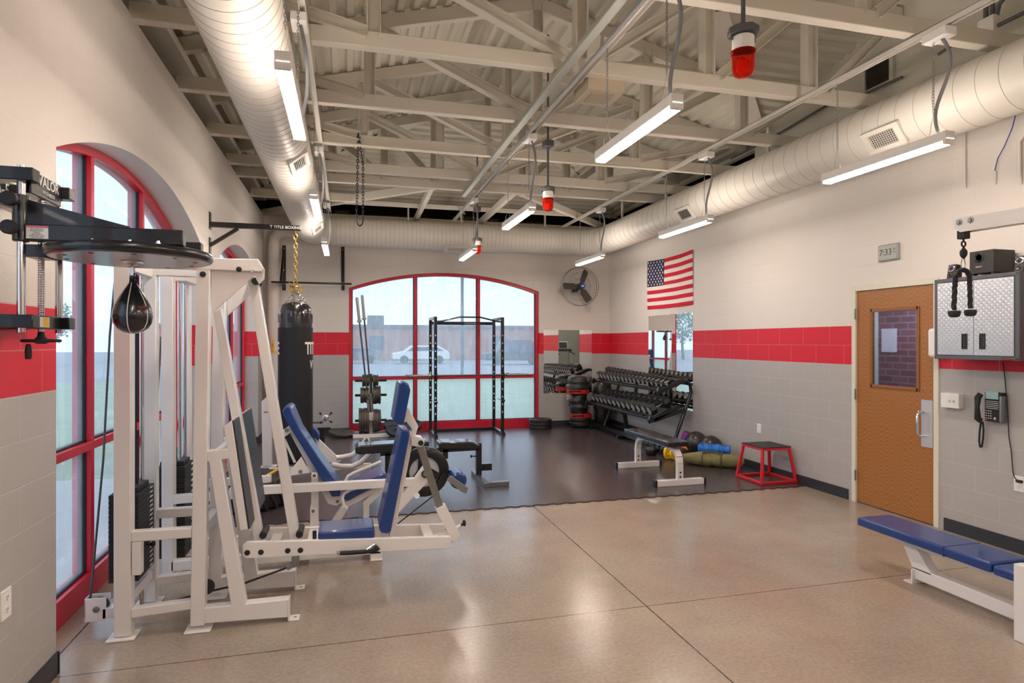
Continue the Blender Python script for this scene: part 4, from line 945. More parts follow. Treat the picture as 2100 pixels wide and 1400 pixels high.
hw = build('hand_wheel', b, M_blackm, t)
b = MB().lathe((SX-.02, 2.862, 1.655), [(.005, 0), (.009, -.004), (.012, -.03), (.011, -.055), (.009, -.06)], n=12); build('crank_grip', b, M_blackm, hw)
b = MB().lathe(BC, [(.045, -.001), (.045, -.006), (.02, -.008), (.02, -.018), (.008, -.02), (.008, -.03)], n=6).cbox(BC + Vector((0, 0, -.045)), .012, .022, .035); build('swivel', b, M_chrome, t)
t = thing('speed_bag', 'small black teardrop speed bag with white piping', 'speed bag', BC + Vector((0, 0, -.05)))
prof_ = [(.010, -.05), (.012, -.07), (.013, -.092), (.022, -.108), (.036, -.13), (.052, -.157), (.066, -.187), (.073, -.213), (.075, -.235), (.071, -.26), (.058, -.282), (.036, -.297), (.012, -.303), (.001, -.304)]
S_ = 1.0
b = MB().lathe(BC, prof_, n=36); build('bag_body', b, M_vinyl, t)
for k in range(6):
    a = 2*PI*k/6 + .55; b = MB().tube([BC + Vector(((r_+.0008)*math.cos(a), (r_+.0008)*math.sin(a), h)) for r_, h in prof_[2:]], .0018, 5); build('piping', b, M_lbl, t)
a = -.35-.6; d = Vector((math.cos(a), math.sin(a), 0))
b = MB().tube([BC + d*.015 + Vector((0, 0, -.09)), BC + d*.035 + Vector((0, 0, -.07)), BC + d*.045 + Vector((0, 0, -.082)), BC + d*.032 + Vector((0, 0, -.1)), BC + d*.055 + Vector((0, 0, -.115)), BC + d*.068 + Vector((0, 0, -.13))], .003, 6).tube([BC + d*.015 + Vector((0, 0, -.07)), BC + d*.048 + Vector((0, .01, -.075)), BC + d*.05 + Vector((0, .01, -.09)), BC + d*.025 + Vector((0, 0, -.09))], .003, 6); build('lace', b, M_blackm, t)
a = -.75; d = Vector((math.cos(a), math.sin(a), 0)); c_ = BC + d*.0725 + Vector((0, 0, -.198))
b = MB().beam(c_ - Vector((-d.y, d.x, 0))*.022, c_ + Vector((-d.y, d.x, 0))*.022, .002, .013, up=(0, 0, 1)); lb = build('brand_patch', b, mat('patch_red', '5A1218', .5), t)

# ================================================ LEG PRESS (near white machine)
t = thing('leg_press_machine', 'white leg press machine with blue seat, foot plates and weight stack, nearest the camera', 'exercise machine', (-.3, 4.15, 0))
YN, DT, DF = 3.9, .075, .475
for s_ in (0, 1):
    o_ = Vector((0, DF*s_, 0)); sd = 'near' if s_ == 0 else 'far'
    def P_(poly, dy=DT, yo=0):
        jj = jit(); return MB().prism([at(px, py, Y=YN) + o_ + Vector((0, yo+jj, 0)) for px, py in poly], (0, dy-.0005*_jit[0]%.004, 0))
    build('stack_upright', P_([(232, 1308), (268, 1305), (268, 527), (232, 524)]), M_white, t, bevel=.006)
    build('main_upright', P_([(389, 1286), (419, 1283), (431, 527), (403, 527)]), M_white, t, bevel=.006)
    f0 = at(250, 1309, Y=YN) + o_; f1 = at(406, 1288, Y=YN) + o_
    b = MB().box(f0.x-.075, f0.x+.07, f0.y-.03, f0.y+.1, 0, .012).box(f1.x-.07, f1.x+.07, f1.y-.03, f1.y+.1, 0, .012); build_each('floor_plate', b, M_white, t, bevel=.004)
    build('floor_skid', P_([(418, 1247), (590, 1229), (590, 1266), (418, 1279)], .07), M_white, t, bevel=.005)
    p0, p1 = at(590, 1229, Y=YN) + o_, at(590, 1270, Y=YN) + o_
    b = MB().box(p0.x, p0.x+.01, YN+o_.y, YN+.075+o_.y, 0, p0.z).box(p0.x, p0.x+.065, YN+o_.y, YN+.075+o_.y, 0, .008); a_ = build('bolt_foot', b, M_white, t, bevel=.002)
    b = MB().lathe((p0.x+.04, YN+.04+o_.y, .008), [(.01, 0), (.009, .001)], n=10); build('bolt_hole', b, M_galv, a_)
    build('brace_leg', P_([(428, 945), (453, 940), (505, 1243), (474, 1247)], .07), M_white, t, bevel=.005)
    build('brace_tie', P_([(424, 925), (466, 921), (469, 940), (424, 948)], .07), M_white, t, bevel=.004)
    build('mid_rail', P_([(268, 1091), (392, 1083), (392, 1103), (268, 1112)], .06), M_white, t, bevel=.004)
    build('base_rail', P_([(268, 1250), (392, 1232), (392, 1250), (268, 1268)], .06), M_white, t, bevel=.004)
    build('top_gusset', P_([(431, 527), (529, 532), (541, 551), (541, 571), (530, 582), (520, 564), (433, 641)] if s_ == 0 else [(431, 527), (505, 531), (510, 540), (510, 566), (500, 580), (433, 641)], .012, .02), M_white, t, bevel=.002)
    build('top_rail', P_([(232, 524), (529, 531), (541, 551), (536, 557), (432, 553), (232, 545)] if s_ == 0 else [(232, 524), (505, 530), (510, 545), (505, 556), (432, 553), (232, 545)], .07), M_white, t, bevel=.004)
    if s_ == 0:
        b = MB()
        for px, py, r in ((416, 562, .017), (490, 552, .016)): b.lathe(at(px, py, Y=YN), [(r, .002), (r*.9, -.008), (r*.3, -.012)], axis=(0, 1, 0), n=16)
        build_each('end_cap', b, M_blackm, t)
        b = MB().lathe(at(518, 555, Y=YN), [(.012, .002), (.011, -.008)], axis=(0, 1, 0), n=6); build('pivot_bolt', b, M_chrome, t)
        b = MB(); c_ = at(276, 1150, Y=YN); b.box(c_.x-.015, c_.x+.03, YN+.0, YN+.06, at(1, 1165, Y=YN).z*0 + at(276, 1180, Y=YN).z, at(276, 1112, Y=YN).z); build('side_bracket', b, M_white, t, bevel=.003)
# cross members joining the two frames
b = MB()
for (px, py) in ((250, 540), (417, 540), (500, 548), (408, 1095), (250, 1240), (445, 935)):
    c_ = at(px, py, Y=YN); b.box(c_.x-.025, c_.x+.025, YN+DT, YN+DF, c_.z-.03, c_.z+.03)
build_each('cross_tube', b, M_white, t, bevel=.004)
# weight stack
xa, xb = at(222, 1100, Y=4.03).x, at(284, 1100, Y=4.03).x
def stack(t, xa, xb, ya, yb, zlo, n, h, zt_rods, zgap=None):
    for k in range(n):
        b = MB().box(xa, xb, ya, yb, zlo+k*h, zlo+(k+1)*h-.003); b.box(xb-.001, xb+.0015, yb-(yb-ya)*.28, yb-(yb-ya)*.12, zlo+(k+.28)*h, zlo+(k+.66)*h) if 0 else None
        o = build('weight_plate', b, M_blackm, t, bevel=.002)
    z1_ = zlo+n*h
    b = MB()
    for k in range(n): b.box(xb-.0005, xb+.001, ya+(yb-ya)*.72, ya+(yb-ya)*.9, zlo+(k+.3)*h, zlo+(k+.62)*h)
    build('plate_numbers', b, M_lbl, t)
    b = MB().box(xa+.02, xb-.015, ya+.03, yb-.05, z1_, z1_+.03).cyl(((xa+xb)/2+.02, (ya+yb)/2, z1_), ((xa+xb)/2+.02, (ya+yb)/2, z1_+.12), .014, 10); build('top_plate', b, M_blackm, t, bevel=.003)
    for fy in (.22, .78):
        b = MB().cyl((xb-.05, ya+(yb-ya)*fy, .05), (xb-.05, ya+(yb-ya)*fy, zt_rods), .0125, 14); build('guide_rod', b, M_chrome, t)
    b = MB().tube([((xa+xb)/2+.02, (ya+yb)/2, z1_+.1), ((xa+xb)/2+.02, (ya+yb)/2, zt_rods)], .005, 8); build('stack_cable', b, M_blackm, t)
    b = MB().cyl((xb, (ya+yb)/2, zlo+.17), (xb+.03, (ya+yb)/2, zlo+.165), .008, 8).sphere((xb+.035, (ya+yb)/2, zlo+.165), .014, .018, .018, 12, 8); build('selector_pin', b, M_blackm, t)
z_lo = at(284, 1191, Y=4.03).z; z_hi = at(284, 1012, Y=4.03).z
stack(t, xa, xb, 4.03, 4.33, z_lo, 18, (z_hi-z_lo)/18, 2.1)
# foot plates
for (yy, dy, side) in ((3.905, .21, 'near'), (4.20, .42, 'far')):
    o_ = Vector((0, yy-3.9, 0))
    b = MB().prism([at(px, py, Y=3.9) + o_ for px, py in [(458.6, 875), (475, 861), (508, 1085), (492.5, 1088)]], (0, dy, 0)); fp = build('foot_platform', b, M_white, t, bevel=.003)
    b = MB().prism([at(px, py, Y=3.9) + o_ + Vector((0, .004, 0)) for px, py in [(475, 863), (478.5, 863), (512, 1085), (508, 1085)]], (0, dy-.008, 0)); build('grip_surface', b, M_foot, fp)
# swinging links
for nm, poly in (('rear_link', [(435, 640), (453, 632), (541, 1112), (521, 1113)]), ('front_link', [(507, 572), (527, 566), (616, 1110), (595, 1112)])):
    b = pz(MB(), poly, 4.12, .07); l_ = build(nm, b, M_white, t, bevel=.004)
    b = MB(); 
    for px, py in ((poly[2][0]-2, poly[2][1]-14), (poly[1][0]-4, poly[1][1]+10))[:(1 if nm == 'rear_link' else 2)]: b.cyl(at(px, py, Y=4.07), at(px, py, Y=4.07) + Vector((0, .17, 0)), .022, 12)
    build_each('pivot_bearing', b, M_blackm, l_)
# carriage
rail_p = [(497, 1118), (504, 1112), (924, 1100), (926, 1104), (926, 1121), (922, 1124), (503, 1145), (497, 1139)]
for yy in (4.0, 4.28):
    o_ = Vector((0, yy-4.0, 0)); b = MB().prism([at(px, py, Y=4.0) + o_ for px, py in rail_p], (0, .035, 0)); r_ = build('carriage_rail', b, M_white, t, bevel=.003)
    if yy == 4.0:
        b = MB()
        for px, py in ((507, 1133), (535, 1132), (590, 1129), (616, 1128)): b.lathe(at(px, py, Y=4.0), [(.017, .001), (.015, -.006), (.004, -.008)], axis=(0, 1, 0), n=16)
        build_each('end_cap', b, M_blackm, r_)
b = MB()
for px, py in ((560, 1128), (640, 1118), (880, 1106)): c_ = at(px, py, Y=4.0); b.box(c_.x-.03, c_.x+.03, 4.035, 4.28, c_.z-.02, c_.z+.02)
build_each('carriage_crossbar', b, M_white, t)
c0, c1 = at(652, 1091, Y=4.02), at(768, 1105, Y=4.02)
b = MB().box(c0.x, c1.x, 4.02, 4.28, c1.z-.004, c0.z); build('seat_pad', b, M_blue, t, bevel=.016, seg=4)
b = MB().cyl(at(645, 1088, Y=4.04), at(645, 1108, Y=4.04), .012, 10); build('seat_knob', b, M_blackm, t)
b = pz(MB(), [(822, 881), (838, 882), (841, 890), (802, 1090), (797, 1095), (782, 1093), (777, 1084)], 4.02, .26); build('back_pad', b, M_blue, t, bevel=.012, seg=4)
b = pz(MB(), [(818, 785), (826, 782), (838, 786), (842, 800), (829, 868), (824, 873), (814, 869), (806, 862)], 4.03, .24); build('head_pad', b, M_blue, t, bevel=.014, seg=4)
b = pz(MB(), [(841, 884), (850, 887), (808, 1103), (798, 1103)], 4.115, .07); build('back_support', b, M_white, t, bevel=.003)
b = pz(MB(), [(832, 842), (839, 838), (858, 874), (850, 900), (842, 900), (845, 880), (828, 858)], 4.115, .07); build('head_pad_bracket', b, M_white, t, bevel=.003)
b = pz(MB(), [(843, 893), (866, 897), (871, 908), (864, 917), (843, 914)], 4.10, .1); build('pivot_arm', b, M_white, t, bevel=.004)
b = MB().lathe(at(863, 908, Y=4.10), [(.018, .002), (.017, -.008)], axis=(0, 1, 0), n=16); build('pivot_cap', b, M_blackm, t)
b = pz(MB(), [(855, 916), (869, 911), (910, 1040), (897, 1046)], 4.13, .05); build('adjusting_strut', b, mat('strut_grey', '8C8B84', .35, metal=.6, var=.2, vscale=30), t, bevel=.003)
b = pz(MB(), [(893, 1044), (914, 1035), (945, 1098), (932, 1111), (926, 1108), (908, 1072)], 4.12, .07); build('strut_sleeve', b, M_white, t, bevel=.003)
b = pz(MB(), [(880, 1102), (930, 1088), (943, 1100), (930, 1112)], 4.13, .05); build('strut_bracket', b, M_white, t, bevel=.003)
b = MB().cyl(at(928, 1086, Y=4.15), at(945, 1077, Y=4.15), .012, 10); k_ = build('pop_pin', b, M_white, t)
b = MB().tube([at(945, 1077, Y=4.15), at(950, 1074, Y=4.15)], .008, 8).sphere(at(952, 1072, Y=4.15), .012, .026, .022, 14, 8); build('pop_pin_knob', b, M_blackm, k_)
b = MB().tube([at(694, 1134, Y=3.975), at(720, 1133, Y=3.975), at(760, 1130, Y=3.975), at(770, 1126, Y=3.975), at(775, 1121, Y=3.975)], [.013, .014, .013, .018, .021], 12); g_ = build('release_lever', b, M_blackm, t)
b = MB().tube([at(690, 1134, Y=3.975), at(697, 1134, Y=3.975)], .016, 12).tube([at(752, 1126, Y=3.975), at(768, 1115, Y=3.99)], .006, 8); build('lever_end', b, M_chrome, g_)
b = MB().tube([at(258, 1262, Y=4.05), at(388, 1223, Y=4.1), at(430, 1212, Y=4.12), at(500, 1196, Y=4.12), at(585, 1165, Y=4.12), at(604, 1150, Y=4.12)], .0065, 8); build('drive_cable', b, M_blackm, t)
b = MB().cbox(at(596, 1160, Y=4.12), .05, .03, .03, Matrix.Rotation(R(-25), 3, 'Y')).cbox(at(606, 1148, Y=4.12), .045, .05, .05); build('cable_clamp', b, M_galv, t, bevel=.004)
b = MB().cyl(at(424, 1203, Y=4.09), at(424, 1203, Y=4.14), .045, 24); build('pulley', b, M_blackm, t)
p0 = at(204, 1246, Y=4.05)
b = MB().box(p0.x-.07, p0.x+.04, 4.03, 4.036, p0.z-.07, p0.z+.065).box(p0.x-.07, p0.x+.04, 4.1, 4.106, p0.z-.07, p0.z+.065).box(p0.x-.07, p0.x-.062, 4.03, 4.106, p0.z-.05, p0.z+.065).box(p0.x+.02, p0.x+.16, 4.03, 4.1, p0.z-.06, p0.z-.0); pb_ = build('pulley_housing', b, M_white, t, bevel=.003)
b = MB().lathe((p0.x-.01, 4.03, p0.z), [(.018, 0), (.016, -.006), (.008, -.009)], axis=(0, 1, 0), n=12); build('housing_bolt', b, M_galv, pb_)
b = MB().cyl((p0.x-.01, 4.045, p0.z), (p0.x-.01, 4.09, p0.z), .05, 20); build('pulley_wheel', b, M_blackm, pb_)
b = MB().tube([(p0.x-.058, 4.068, p0.z), at(190, 1180, Y=4.07), at(212, 940, Y=4.08), at(225, 690, Y=4.1), at(238, 545, Y=4.12)], .006, 8); build('lift_cable', b, mat('cable_grey', '4A4C50', .5), t)

# ================================================ LEG EXTENSION (second white machine)
t = thing('leg_extension_machine', 'white leg extension machine with reclined blue pad and black wheel, behind the leg press', 'exercise machine', (-.4, 5.05, 0))
Y2 = 4.83
for s_ in (0, .47):
    o_ = Vector((0, s_, 0))
    b = MB().prism([at(px, py, Y=Y2) + o_ for px, py in [(331, 1187), (356, 1184), (354, 545), (330, 545)]], (0, .085, 0)); build('stack_upright', b, M_white, t, bevel=.005)
    f0 = at(344, 1186, Y=Y2) + o_; b = MB().box(f0.x-.06, f0.x+.07, f0.y-.02, f0.y+.1, 0, .012); build('floor_plate', b, M_white, t, bevel=.003)
    b = MB().box(-1.2, .25, Y2+s_, Y2+.07+s_, .045, .115); build('base_rail', b, M_white, t, bevel=.004)
    b = MB().box(.17, .26, Y2-.03+s_, Y2+.06+s_, 0, .01).box(.17, .26, Y2-.0+s_, Y2+.06+s_, 0, .11); build('bolt_foot', b, M_white, t, bevel=.003)
    b = MB().prism([at(px, py, Y=Y2) + o_ for px, py in [(355, 1016), (540, 1003), (540, 1018), (355, 1034)]], (0, .055, 0)); build('mid_rail', b, M_white, t, bevel=.003)
b = MB().box(-1.2, -1.12, Y2+.08, Y2+.47, 2.1, 2.18).box(.12, .19, Y2+.07, Y2+.47, .045, .115).box(-.35, -.28, Y2+.07, Y2+.47, .045, .115).box(-.72, -.66, Y2+.07, Y2+.47, .045, .115); build_each('cross_tube', b, M_white, t, bevel=.004)
xa, xb = at(352, 1000, Y=4.95).x, at(379, 1000, Y=4.95).x
z_lo = at(379, 1142, Y=4.95).z; z_hi = at(379, 955, Y=4.95).z
stack(t, xb-.19, xb, 4.95, 5.22, z_lo, 16, (z_hi-z_lo)/16, 2.1)
b = MB().tube([at(305, 1100, Y=5.05), at(318, 940, Y=5.05), at(330, 690, Y=5.06)], .006, 8); build('lift_cable', b, _m['cable_grey'], t)
b = pz(MB(), [(470, 1001), (851, 981), (851, 997), (470, 1018)], Y2, .06); build('top_rail', b, M_white, t, bevel=.004)
b = pz(MB(), [(849, 983), (868, 957), (879, 959), (885, 968), (880, 985), (808, 1062), (776, 1106), (757, 1106), (800, 1045)], Y2+.0, .06); build('rear_leg', b, M_white, t, bevel=.004)
b = pz(MB(), [(639, 968), (653, 968), (653, 1095), (637, 1095)], 4.93, .07); build('seat_post', b, M_white, t, bevel=.004)
b = pz(MB(), [(636, 1040), (653, 1040), (653, 1097), (636, 1097)], 4.92, .09); build('post_sleeve', b, M_white, t, bevel=.004)
b = MB()
for px, py in ((644.5, 975), (642, 1048)): b.cyl(at(px, py, Y=4.89), at(px, py, Y=4.94), .022, 16)
build_each('post_pin', b, M_white, t)
b = MB()
for px, py in ((644.5, 975), (642, 1048), (692, 1028)): b.cyl(at(px, py, Y=4.885), at(px, py, Y=4.9), .013, 12)
build_each('pin_end', b, mat('bronze', '6B5644', .4, metal=.5), t)
b = pz(MB(), [(595, 889), (605, 882), (683, 1012), (697, 1012), (706, 1026), (690, 1037), (673, 1033)], 4.99, .06); build('back_frame', b, M_white, t, bevel=.003)
b = pz(MB(), [(577, 885), (594, 873), (600, 884), (578, 900)], 4.94, .06); k_ = build('back_bracket', b, M_white, t, bevel=.003)
b = MB().lathe(at(588, 882, Y=4.94), [(.016, .001), (.014, -.006)], axis=(0, 1, 0), n=8); build('bracket_bolt', b, M_galv, k_)
b = pz(MB(), [(590, 971), (592, 976), (636, 969), (618, 936)], 4.94, .012); k_ = build('back_gusset', b, M_white, t, bevel=.002)
b = MB().lathe(at(616, 967, Y=4.94), [(.016, .001), (.014, -.006)], axis=(0, 1, 0), n=8); build('gusset_bolt', b, M_galv, k_)
b = MB().cyl(at(583, 900, Y=4.98), at(605, 948, Y=4.98), .01, 8); build('back_rod', b, M_white, t)
b = pz(MB(), [(578, 843), (583, 836), (590, 832), (597, 836), (616, 881), (658, 944), (699, 1000), (698, 1018), (681, 1019), (641, 952), (592, 872)], 4.90, .32); build('back_pad', b, M_blue, t, bevel=.012, seg=4)
b = pz(MB(), [(703, 1012), (775, 975), (790, 970), (795, 982), (714, 1028), (705, 1024)], 4.91, .34); build('seat_pad', b, M_blue, t, bevel=.012, seg=4)
b = pz(MB(), [(705, 1030), (800, 984), (803, 992), (712, 1040)], 4.98, .08); build('seat_frame', b, M_white, t, bevel=.003)
for yy, pts_ in ((4.87, [(712, 1042), (705, 1036), (702, 1020), (706, 1011), (720, 1003), (780, 986)]), (5.3, [(708, 1000), (709, 986), (714, 976), (726, 969), (782, 946)])):
    b = MB().tube([at(px, py, Y=yy) for px, py in pts_], .013, 10); h_ = build('hand_grip', b, M_white, t)
b = pz(MB(), [(699, 1040), (713, 1044), (676, 1106), (658, 1106)], 4.99, .06); build('front_leg', b, M_white, t, bevel=.004)
b = pz(MB(), [(745, 1028), (778, 998), (790, 1004), (757, 1036), (757, 1098), (745, 1098)], 4.99, .06); build('middle_leg', b, M_white, t, bevel=.004)
wc = at(870, 967, Y=5.02); wr = 51*5.02*1.0/FPX
b = MB().lathe(wc, [(wr*.6, -.012), (wr*.9, -.012), (wr, -.002), (wr, .02), (wr*.9, .028), (wr*.6, .028)], axis=(0, 1, 0), n=48, closed=True)
for k in range(3):
    a = R(100+120*k); d = Vector((math.cos(a), 0, math.sin(a))); e = Vector((-math.sin(a), 0, math.cos(a))); b.prism([wc + d*.02 + e*.05, wc + d*wr*.75 + e*.02, wc + d*wr*.75 - e*.02, wc + d*.02 - e*.05], (0, -.01, 0))
cw = build('cam_wheel', b, M_black, t)
b = MB().cyl(wc + Vector((0, .004, 0)), wc + Vector((0, .012, 0)), wr*.62, 40); build('cam_disc', b, mat('cam_silver', 'C8CBCF', .35, metal=.1), cw)
b = MB().cyl(at(872, 972, Y=Y2-.02), at(872, 972, Y=Y2+.2), .03, 20); hb = build('hub', b, M_black, t)
b = MB().lathe(at(872, 972, Y=Y2-.02), [(.02, .001), (.018, -.008), (.008, -.01)], axis=(0, 1, 0), n=16); build('hub_cap', b, M_galv, hb)
b = pz(MB(), [(905, 975), (915, 962), (926, 965), (929, 972), (915, 985), (900, 1000), (893, 995)], 4.98, .05); build('cam_bracket', b, M_black, t)
b = pz(MB(), [(917, 985), (925, 976), (960, 1000), (957, 1012), (949, 1010)], 4.78, .04); build('roller_arm', b, M_galv, t, bevel=.003)
rc = at(941, 986, Y=4.84)
b = MB().lathe(rc, [(.01, -.0), (.05, .0), (.066, .015), (.066, .235), (.05, .25), (.01, .25)], axis=(0, 1, 0), n=28); build('roller_pad', b, M_blue, t)
b = MB().tube([at(893, 1013, Y=4.99), at(815, 1074, Y=4.99)], .005, 8); build('drive_cable', b, M_blackm, t)
b = MB().cyl(at(855, 1016, Y=4.82), at(855, 1016, Y=4.95), .022, 16); build('stop_tube', b, M_white, t)

# ================================================ LAT MACHINE (right edge)
t = thing('pulldown_machine', 'white pulldown machine with low blue bench at the right edge of the view', 'exercise machine', (3.81, 3.0, 0))
MX = 3.81
b = MB().box(3.66, 3.96, 2.80, 3.79, .30, .362); pd_ = build('bench_pad', b, M_blue, t, bevel=.014, seg=4)
b = MB().box(3.658, 3.962, 3.095, 3.10, .299, .3635); build('pad_seam', b, mat('seam_navy', '12305F', .5), pd_)
b = MB().box(3.665, 3.955, 2.66, 2.795, .295, .352); build('bench_pad_end', b, M_blue, t, bevel=.016, seg=4)
b = MB().box(3.775, 3.845, 2.55, 3.62, .245, .297); build('bench_rail', b, M_white, t, bevel=.004)
b = MB().prism([(3.77, 3.50, .25), (3.77, 3.39, .25), (3.77, 3.27, .1), (3.77, 3.42, .1)], (.077, 0, 0)); build('bench_leg', b, M_white, t, bevel=.004)
b = MB().box(3.77, 3.85, 2.5, 3.42, .035, .115); build('base_rail', b, M_white, t, bevel=.004)
b = MB().box(3.745, 3.875, 3.40, 3.41, 0, .1).box(3.745, 3.875, 3.41, 3.47, 0, .008); build('bolt_foot', b, M_white, t, bevel=.002)
b = MB().box(3.765, 3.855, 2.42, 2.50, 0, 2.43); build('upright', b, M_white, t, bevel=.005)
b = MB().box(3.595, 3.655, 2.50, 2.622, .0, .428); build('short_post', b, M_white, t, bevel=.004)
b = MB().box(3.64, 3.76, 2.51, 2.57, .04, .11).box(3.64, 3.77, 2.512, 2.568, .2, .27); build_each('post_tie', b, M_white, t, bevel=.003)
b = MB().box(3.5, 4.12, 2.3, 2.38, 0, .07); build('rear_foot', b, M_white, t, bevel=.005)
b = MB().prism([(3.775, 3.12, 2.455), (3.775, 3.12, 2.39), (3.775, 3.08, 2.362), (3.775, 2.4, 2.345), (3.775, 2.4, 2.43)], (.008, 0, 0)).prism([(3.84, 3.12, 2.455), (3.84, 3.12, 2.39), (3.84, 3.08, 2.362), (3.84, 2.4, 2.345), (3.84, 2.4, 2.43)], (.008, 0, 0)); ar = build_each('pulley_arm', b, M_white, t)[0]
b = MB()
for yy in (3.085, 3.01): b.lathe((3.775, yy, 2.425), [(.02, 0), (.019, -.004), (.011, -.005), (.011, -.014)], axis=(1, 0, 0), n=16)
build_each('arm_bolt', b, M_galv, ar)
b = MB().cyl((3.79, 3.05, 2.41), (3.835, 3.05, 2.41), .04, 24); build('pulley_wheel', b, M_blackm, ar)
t = thing('triceps_rope', 'black twisted rope handle hanging from the pulldown arm in front of the cabinet', 'rope attachment', (MX, 3.08, 2.3))
rp = lambda px, py: at(px, py, Y=3.09)
b = MB().cbox(rp(1976, 481), .05, .05, .055).cyl(rp(1976, 470), rp(1976, 496), .006, 8); build('stopper_block', b, M_blackm, t, bevel=.004)
b = MB().tube([rp(1976, 500) + Vector((.016*math.cos(a), 0, .016*math.sin(a))) for a in [2*PI*i/28 for i in range(28)]], .0055, 10, closed=True).lathe(rp(1976, 519), [(.006, .042), (.009, .03), (.019, .018), (.022, .0), (.019, -.015), (.010, -.03), (.006, -.036)], n=28); build('swivel', b, M_blackm, t)
b = MB().tube([rp(1974.5, 529), rp(1972, 535), rp(1970.8, 542), rp(1972, 549), rp(1975, 552), rp(1978.5, 549), rp(1979.5, 542), rp(1978.5, 535), rp(1977, 529), rp(1975.7, 527)], .0032, 8, closed=True); build('carabiner', b, M_chrome, t)
def twisted(b, pts, r):
    P3 = [Vector(p) for p in pts]; fine = []
    for i in range(len(P3)-1):
        for k in range(10): fine.append(P3[i].lerp(P3[i+1], k/10))
    fine.append(P3[-1])
    for ph in range(3):
        q = []
        for i, p in enumerate(fine):
            d = (fine[min(i+1, len(fine)-1)] - fine[max(i-1, 0)]).normalized(); a_ = d.cross(Vector((0, 1, 0))).normalized(); c_ = d.cross(a_); an = i*.55 + ph*2*PI/3
            q.append(p + (a_*math.cos(an) + c_*math.sin(an))*r*.5)
        b.tube(q, r*.62, 8)
b = MB(); twisted(b, [rp(1975, 553), rp(1967, 556), rp(1960, 566), rp(1958, 590), rp(1956, 635)], .014); twisted(b, [rp(1975, 553), rp(1983, 556), rp(1988, 566), rp(1989, 590), rp(1990, 632)], .014); build('rope', b, M_blackm, t)
for px, py in ((1957, 643), (1990, 641)):
    b = MB().lathe(rp(px, py), [(.015, .02), (.034, .018), (.036, .004), (.03, -.016), (.022, -.022), (.001, -.024)], n=24); build('rubber_stop', b, M_rubber, t)
# ================================================ POWER RACK
t = thing('power_rack', 'black power rack with perforated uprights in front of the back window', 'power rack', (2.05, 11.0, MZ))
XA, XB, YF, YK = 1.47, 2.66, 10.66, 11.33; RT = 2.09
def perf(b, x, y, zt):
    # square tube with a row of holes: two side walls and a ladder-like front and back
    w = .026; hs = []
    z = .42
    while z < zt-.2: hs.append(z); z += .135
    b.box(x-w, x-.011, y-w, y+w, MZ, zt).box(x+.011, x+w, y-w, y+w, MZ, zt); z = MZ
    for h_ in hs: b.box(x-.011, x+.011, y-w, y+w, z, h_-.014); z = h_+.014
    b.box(x-.011, x+.011, y-w, y+w, z, zt)
for x in (XA, XB):
    for y in (YF, YK):
        b = MB(); perf(b, x, y, RT); build('upright', b, M_black, t)
    b = MB().box(x-.03, x+.03, YF-.09, YK+.1, MZ, MZ+.055); f_ = build('base_foot', b, M_black, t, bevel=.003)
    b = MB().box(x-.031, x+.031, YF-.095, YF-.088, MZ, MZ+.056); build('chrome_end', b, M_blackm, f_)
    b = MB().box(x-.026, x+.026, YF, YK, RT-.045, RT+.005); build('top_side_rail', b, M_black, t, bevel=.003)
    b = MB().cyl((x, YF-.06, .62), (x, YK, .62), .011, 10); s_ = build('safety_bar', b, M_chrome, t)
    b = MB().cyl((x-.032, YF-.04, .62), (x+.032, YF-.04, .62), .024, 14); build('safety_hook', b, M_black, s_)
    b = MB().beam((x-.0, YF-.04, 1.04), (x, YF-.09, 1.06), .03, .03).box(x-.03, x+.03, YF-.045, YF-.026, 1.0, 1.12).box(x-.015, x+.015, YF-.1, YF-.085, 1.05, 1.1).box(x-.015, x+.015, YF-.1, YF-.03, 1.03, 1.055); build('bar_hook', b, M_black, t)
b = MB().box(XA, XB, YK-.025, YK+.025, MZ, MZ+.05); build('base_crossbar', b, M_black, t)
b = MB().box(XA, XB, YK-.02, YK+.02, RT-.12, RT-.06); c_ = build('top_crossbar', b, M_black, t)
b = MB().box(2.1, 2.32, YK-.0215, YK-.0205, RT-.1, RT-.08); build('crossbar_label', b, mat('label_grey', '8A8578', .5), c_)
b = MB().tube([(XA, YF, RT-.08), (XA+.12, YF, RT-.07), (XA+.42, YF, RT+.0), (XB-.4, YF, RT+.0), (XB-.1, YF, RT-.07), (XB, YF, RT-.08)], .014, 10); build('pull_up_bar', b, M_black, t)
def barbell(lab, c, d, half=1.1, group='barbells'):
    c, d = Vector(c), Vector(d).normalized(); t = thing('barbell', lab, 'barbell', c, group)
    b = MB().cyl(c-d*(half-.42), c+d*(half-.42), .0145, 14); build('shaft', b, M_iron, t)
    for s_ in (-1, 1):
        b = MB().cyl(c+d*s_*(half-.42), c+d*s_*half, .025, 18).cyl(c+d*s_*(half-.43), c+d*s_*(half-.395), .038, 18); build('sleeve', b, mat('bar_sleeve', '9A958C', .3, metal=.8), t)
    return t
bl, br2 = at(831, 771, Y=YF-.075), at(1087, 768, Y=YF-.075)
barbell('steel barbell resting across the hooks of the power rack', ((bl.x+br2.x)/2, YF-.072, 1.078), (1, 0, 0), (br2.x-bl.x)/2)
